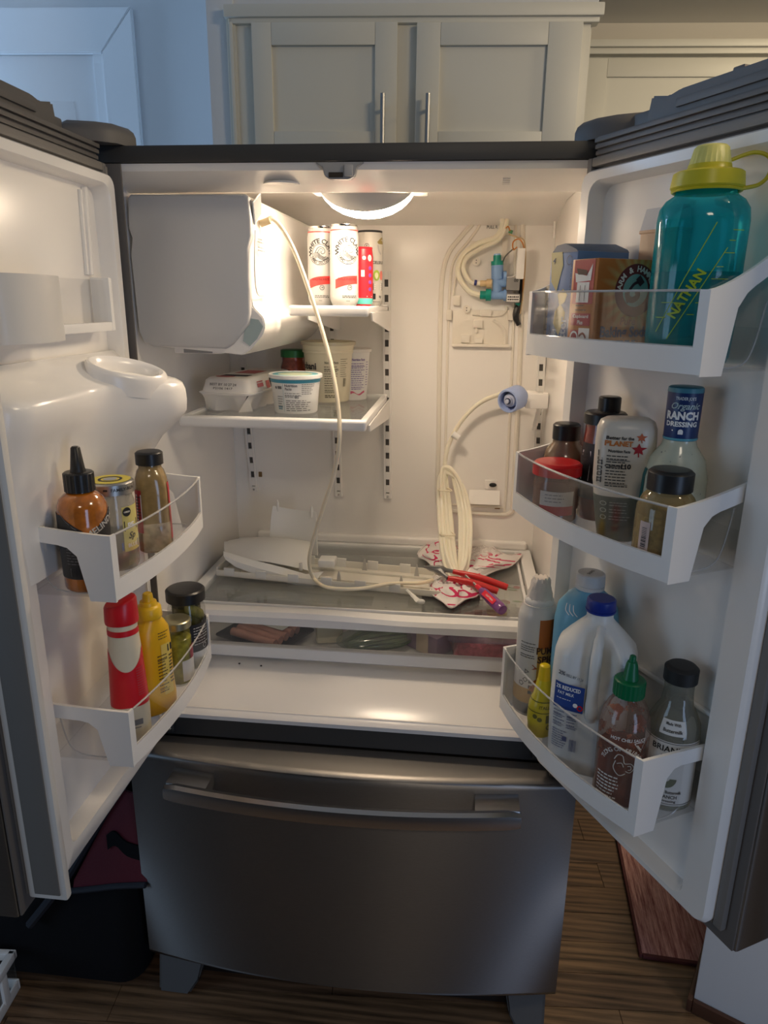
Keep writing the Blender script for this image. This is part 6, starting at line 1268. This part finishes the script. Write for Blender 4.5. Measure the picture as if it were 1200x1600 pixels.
bm = B(); text(bm, 'SHAKE', .007, lambda x, y: Vector((x, y, .2814)), 0, 0, rot=1.2); obj('cap_stamp', bm, INK, t, local=True)
f = b.flat(-.75, .23, .0008); bm = B()
for k in range(3): stroke(bm, f, [(-.008+.006*k, .004), (-.004+.006*k, -.006), (.002+.006*k, -.012)], .0012)
obj('white_strokes', bm, WHT, t, local=True)
t = place('chili_sauce_bottle', 'nearly empty clear chili sauce bottle with green nozzle cap', 'bottle', DR, .325, .096, ZR3, turn=.1)
b = Body([(0, .030, .030, 2), (.004, .0345, .0345, 2), (.060, .035, .035, 2), (.118, .035, .035, 2), (.138, .032, .032, 2), (.152, .026, .026, 2), (.162, .019, .019, 2), (.166, .017, .017, 2), (.172, .017, .017, 2)])
obj('bottle_body', b.mesh(40), clear('sauce_plastic', (.88, .80, .74), .5, .07, .16, (.55, .40, .32)), t, local=True)
obj('chili_sauce', Body([(.004, .032, .032, 2), (.074, .0325, .0325, 2), (.088, .030, .030, 2), (.091, .020, .020, 2)]).mesh(32), mat('chili_red', (.24, .035, .012), .25, var=.35, vscale=50, coat=.6), t, local=True)
m, n, L = nt('sauce_smears'); o_ = n.new('ShaderNodeOutputMaterial'); tr_ = n.new('ShaderNodeBsdfTransparent'); b_ = n.new('ShaderNodeBsdfPrincipled'); b_.inputs['Base Color'].default_value = (.34, .07, .02, 1); b_.inputs['Roughness'].default_value = .3; mxs = n.new('ShaderNodeMixShader')
tc = n.new('ShaderNodeTexCoord'); nz = n.new('ShaderNodeTexNoise'); nz.inputs['Scale'].default_value = 62; nz.inputs['Detail'].default_value = 4; L.new(tc.outputs['Object'], nz.inputs['Vector']); cr = n.new('ShaderNodeValToRGB'); cr.color_ramp.elements[0].position = .55; cr.color_ramp.elements[1].position = .60; L.new(nz.outputs['Fac'], cr.inputs[0]); L.new(cr.outputs[0], mxs.inputs[0]); L.new(tr_.outputs[0], mxs.inputs[1]); L.new(b_.outputs[0], mxs.inputs[2]); L.new(mxs.outputs[0], o_.inputs[0])
obj('sauce_smears', b.patch(-PI, PI, .07, .165, -.0008, 40), m, t, local=True)
GRN = mat('cap_green', (.0, .13, .045), .35); obj('cap', lift(screwcap(.0215, .024, .002, ribs=26), .166), GRN, t, local=True); obj('nozzle', lift(Body([(0, .0115, .0115, 2), (.004, .0105, .0105, 2), (.022, .0078, .0078, 2), (.026, .0062, .0062, 2), (.0265, .0050, .0050, 2), (.034, .0042, .0042, 2), (.035, .003, .003, 2)]).mesh(20), .190), GRN, t, local=True)
f = b.flat(-.10, .084, .0010); bm = B(); text(bm, 'HOT CHILI SAUCE', .0070, f, .008, .030, bold=.02, w=.048)
for i, ch in enumerate('TUONG OT SRIRACHA'):
    if ch != ' ': a = R(165)-i*R(9.4); text(bm, ch, .0085, f, .002+.027*math.cos(a), -.012+.027*math.sin(a), rot=a-PI/2, bold=.02)
stroke(bm, f, [(-.008, -.002), (-.004, .006), (.002, .006), (.004, .001)], .0012); stroke(bm, f, [(-.006, -.004), (-.008, -.016), (.0, -.026), (.008, -.022)], .0012); stroke(bm, f, [(.004, .001), (.006, -.006), (.014, -.006), (.019, -.013), (.014, -.020), (.008, -.018)], .0012); stroke(bm, f, [(.010, -.010), (.014, -.010), (.015, -.015), (.011, -.016)], .0012); stroke(bm, f, [(-.004, -.008), (.002, -.006), (.005, -.012)], .001)
stroke(bm, f, [(.016, .026), (.031, .026), (.026, .012), (.016, .026)], .0012, 1); stroke(bm, f, [(.020, .023), (.026, .015)], .0018, 1)
g = b.flat(-.55, .03, .0008); lines(bm, g, -.016, .018, [.022-.0055*i for i in range(8)], .0022)
obj('white_lettering', bm, mat('white_print'), t, local=True)
t = place('dressing_bottle', 'clear glass dressing bottle with black cap at free edge', 'bottle', DR, .354, .035, ZR3)
t.scale = (1, 1, 1.085)
b = Body([(0, .031, .031, 2), (.005, .036, .036, 2), (.100, .036, .036, 2), (.118, .0345, .0345, 2), (.132, .028, .028, 2), (.143, .0215, .0215, 2), (.160, .0195, .0195, 2), (.176, .0195, .0195, 2), (.180, .0195, .0195, 2)])
obj('bottle_body', b.mesh(40), clear('dressing_glass', (.80, .81, .74), .7, .05, .28, (.42, .42, .36)), t, local=True)
obj('dressing_film', Body([(.004, .033, .033, 2), (.030, .0335, .0335, 2), (.034, .030, .030, 2)]).mesh(30), mat('ranch_grey', (.40, .40, .33), .4), t, local=True)
obj('cap', lift(screwcap(.0225, .021, .004), .176), mat('matte_black_cap', (.012, .012, .012), .55), t, local=True)
lb = obj('paper_label', b.patch(-1.25, 1.25, .012, .104, .0007, 24), mat('ivory_label', (.66, .65, .62), .5), t, local=True)
f = b.flat(0, .06, .0012); bm = B(); text(bm, 'BRIANNAS', .0115, f, .004, .0335, w=.056, bold=.015); text(bm, 'Home Style', .0075, f, .004, .022, shear=.2, w=.030); text(bm, 'Classic Buttermilk', .0065, f, .004, -.028, w=.036); text(bm, 'RANCH', .0070, f, .006, -.035, w=.022, bold=.02); text(bm, 'Dressing', .005, f, .006, -.041, w=.020)
for y in (.0425, -.0455): mrg(bm, b.patch(-1.2, 1.2, .06+y-.0004, .06+y+.0004, .0012, 24))
obj('label_lettering', bm, INK, lb, local=True)
bm = B(); ringp(bm, f, .009, .009, PI, 2*PI, 16, 0, -.008); obj('onion_picture', bm, mat('onion_green', (.10, .11, .05), .5), lb, local=True)
nl = obj('neck_label', b.patch(-.5, .5, .113, .1315, .0007, 12), mat('ivory_label'), t, local=True); f = b.flat(0, .122, .0013); bm = B(); text(bm, 'Made With', .005, f, 0, .005, w=.020); text(bm, 'Buttermilk', .006, f, 0, -.003, w=.024, bold=.02); obj('neck_lettering', bm, INK, nl, local=True)

# ------------------------------------------------------------------ on the floor at left: bag and a removed bin
bg = thing('duffel_bag', 'black bag with dark red panel on floor left of the fridge', 'bag', (-.74, .16, 0))
CLOTHB = mat('black_nylon', (.006, .0065, .008), .9, spec=.15, bump=.3, bscale=300)
bm = B(); rings = []
for z, x0, x1, y0, y1 in ((.002, -1.02, -.50, -.02, .34), (.03, -1.05, -.475, -.06, .36), (.20, -1.04, -.470, -.055, .36), (.38, -.98, -.472, -.02, .34), (.52, -.86, -.475, .02, .31), (.62, -.70, -.480, .06, .28), (.66, -.62, -.50, .10, .25)):
    rings.append([Vector((a, b_, z+.006*noise.noise(Vector((a*9, b_*9, z*7))))) for a, b_ in rrect(x0, x1, y0, y1, .05)])
loft(bm, rings); obj('bag_body', bm, CLOTHB, bg)
def bagp(px, py): return atP(px, py, Vector((-.6, -.062, .2)), Vector((0, -1, .17)).normalized())
bm = B(); rp = [(192, 1232), (215, 1240), (224, 1310), (232, 1375), (200, 1376), (160, 1380), (116, 1388), (118, 1372), (146, 1318)]
bm = B(); vs = [bagp(x, y) for x, y in rp]; fa = bm.faces.new([bm.verts.new(v) for v in vs]); solid(bm, .006); obj('red_panel', bm, mat('wine_nylon', (.095, .008, .018), .6, bump=.3, bscale=200), bg)
bm = B(); pt_ = [bagp(x, y)+Vector((0, -.008, .002)) for x, y in ((170, 1312), (182, 1306), (200, 1322), (226, 1330))]; g = [[p+Vector((0, 0, .016)) for p in cat(pt_, 4)], [p+Vector((.003, -.006, -.016)) for p in cat(pt_, 4)]]; sheet(bm, g); solid(bm, .004); obj('strap', bm, CLOTHB, bg)
bm = B(); tube(bm, [bagp(x, y)+Vector((0, -.008, 0)) for x, y in ((200, 1216), (172, 1256), (140, 1310), (110, 1362), (82, 1400), (50, 1440))], .010, 8); tube(bm, [bagp(x, y)+Vector((0, -.008, 0)) for x, y in ((108, 1388), (150, 1384), (185, 1380), (230, 1378))], .007, 8); obj('piping', bm, mat('navy_nylon', (.012, .016, .026), .6), bg)
q0 = atZ(30, 1540, .012); q1 = atZ(0, 1592, .012)
c = (q0+q1)/2; c.z = 0
ub = thing('spare_bin', 'white framed clear bin standing on floor at bottom left corner', 'bin', (q0.x, q0.y, 0), math.atan2((q1-q0).y, (q1-q0).x))
bm = B(); L_ = .26
box(bm, 0, L_, -.005, .0, 0.001, .028, .002); box(bm, -.005, .0, -.22, 0, 0.001, .028, .002); box(bm, -.004, L_, -.012, .004, .092, .112, .003); box(bm, -.006, .008, -.22, .004, .092, .112, .003); box(bm, .035, .055, -.006, .002, .02, .10, .002)
obj('bin_frame', bm, BINW, ub, local=True)
bm = B(); box(bm, .0, L_, -.004, -.002, .026, .095); box(bm, -.003, -.001, -.22, -.004, .026, .095); obj('clear_panel', bm, CLEAR, ub, local=True)
obj('bin_floor', box(B(), 0, L_, -.22, -.005, .004, .007), FROST, ub, local=True)
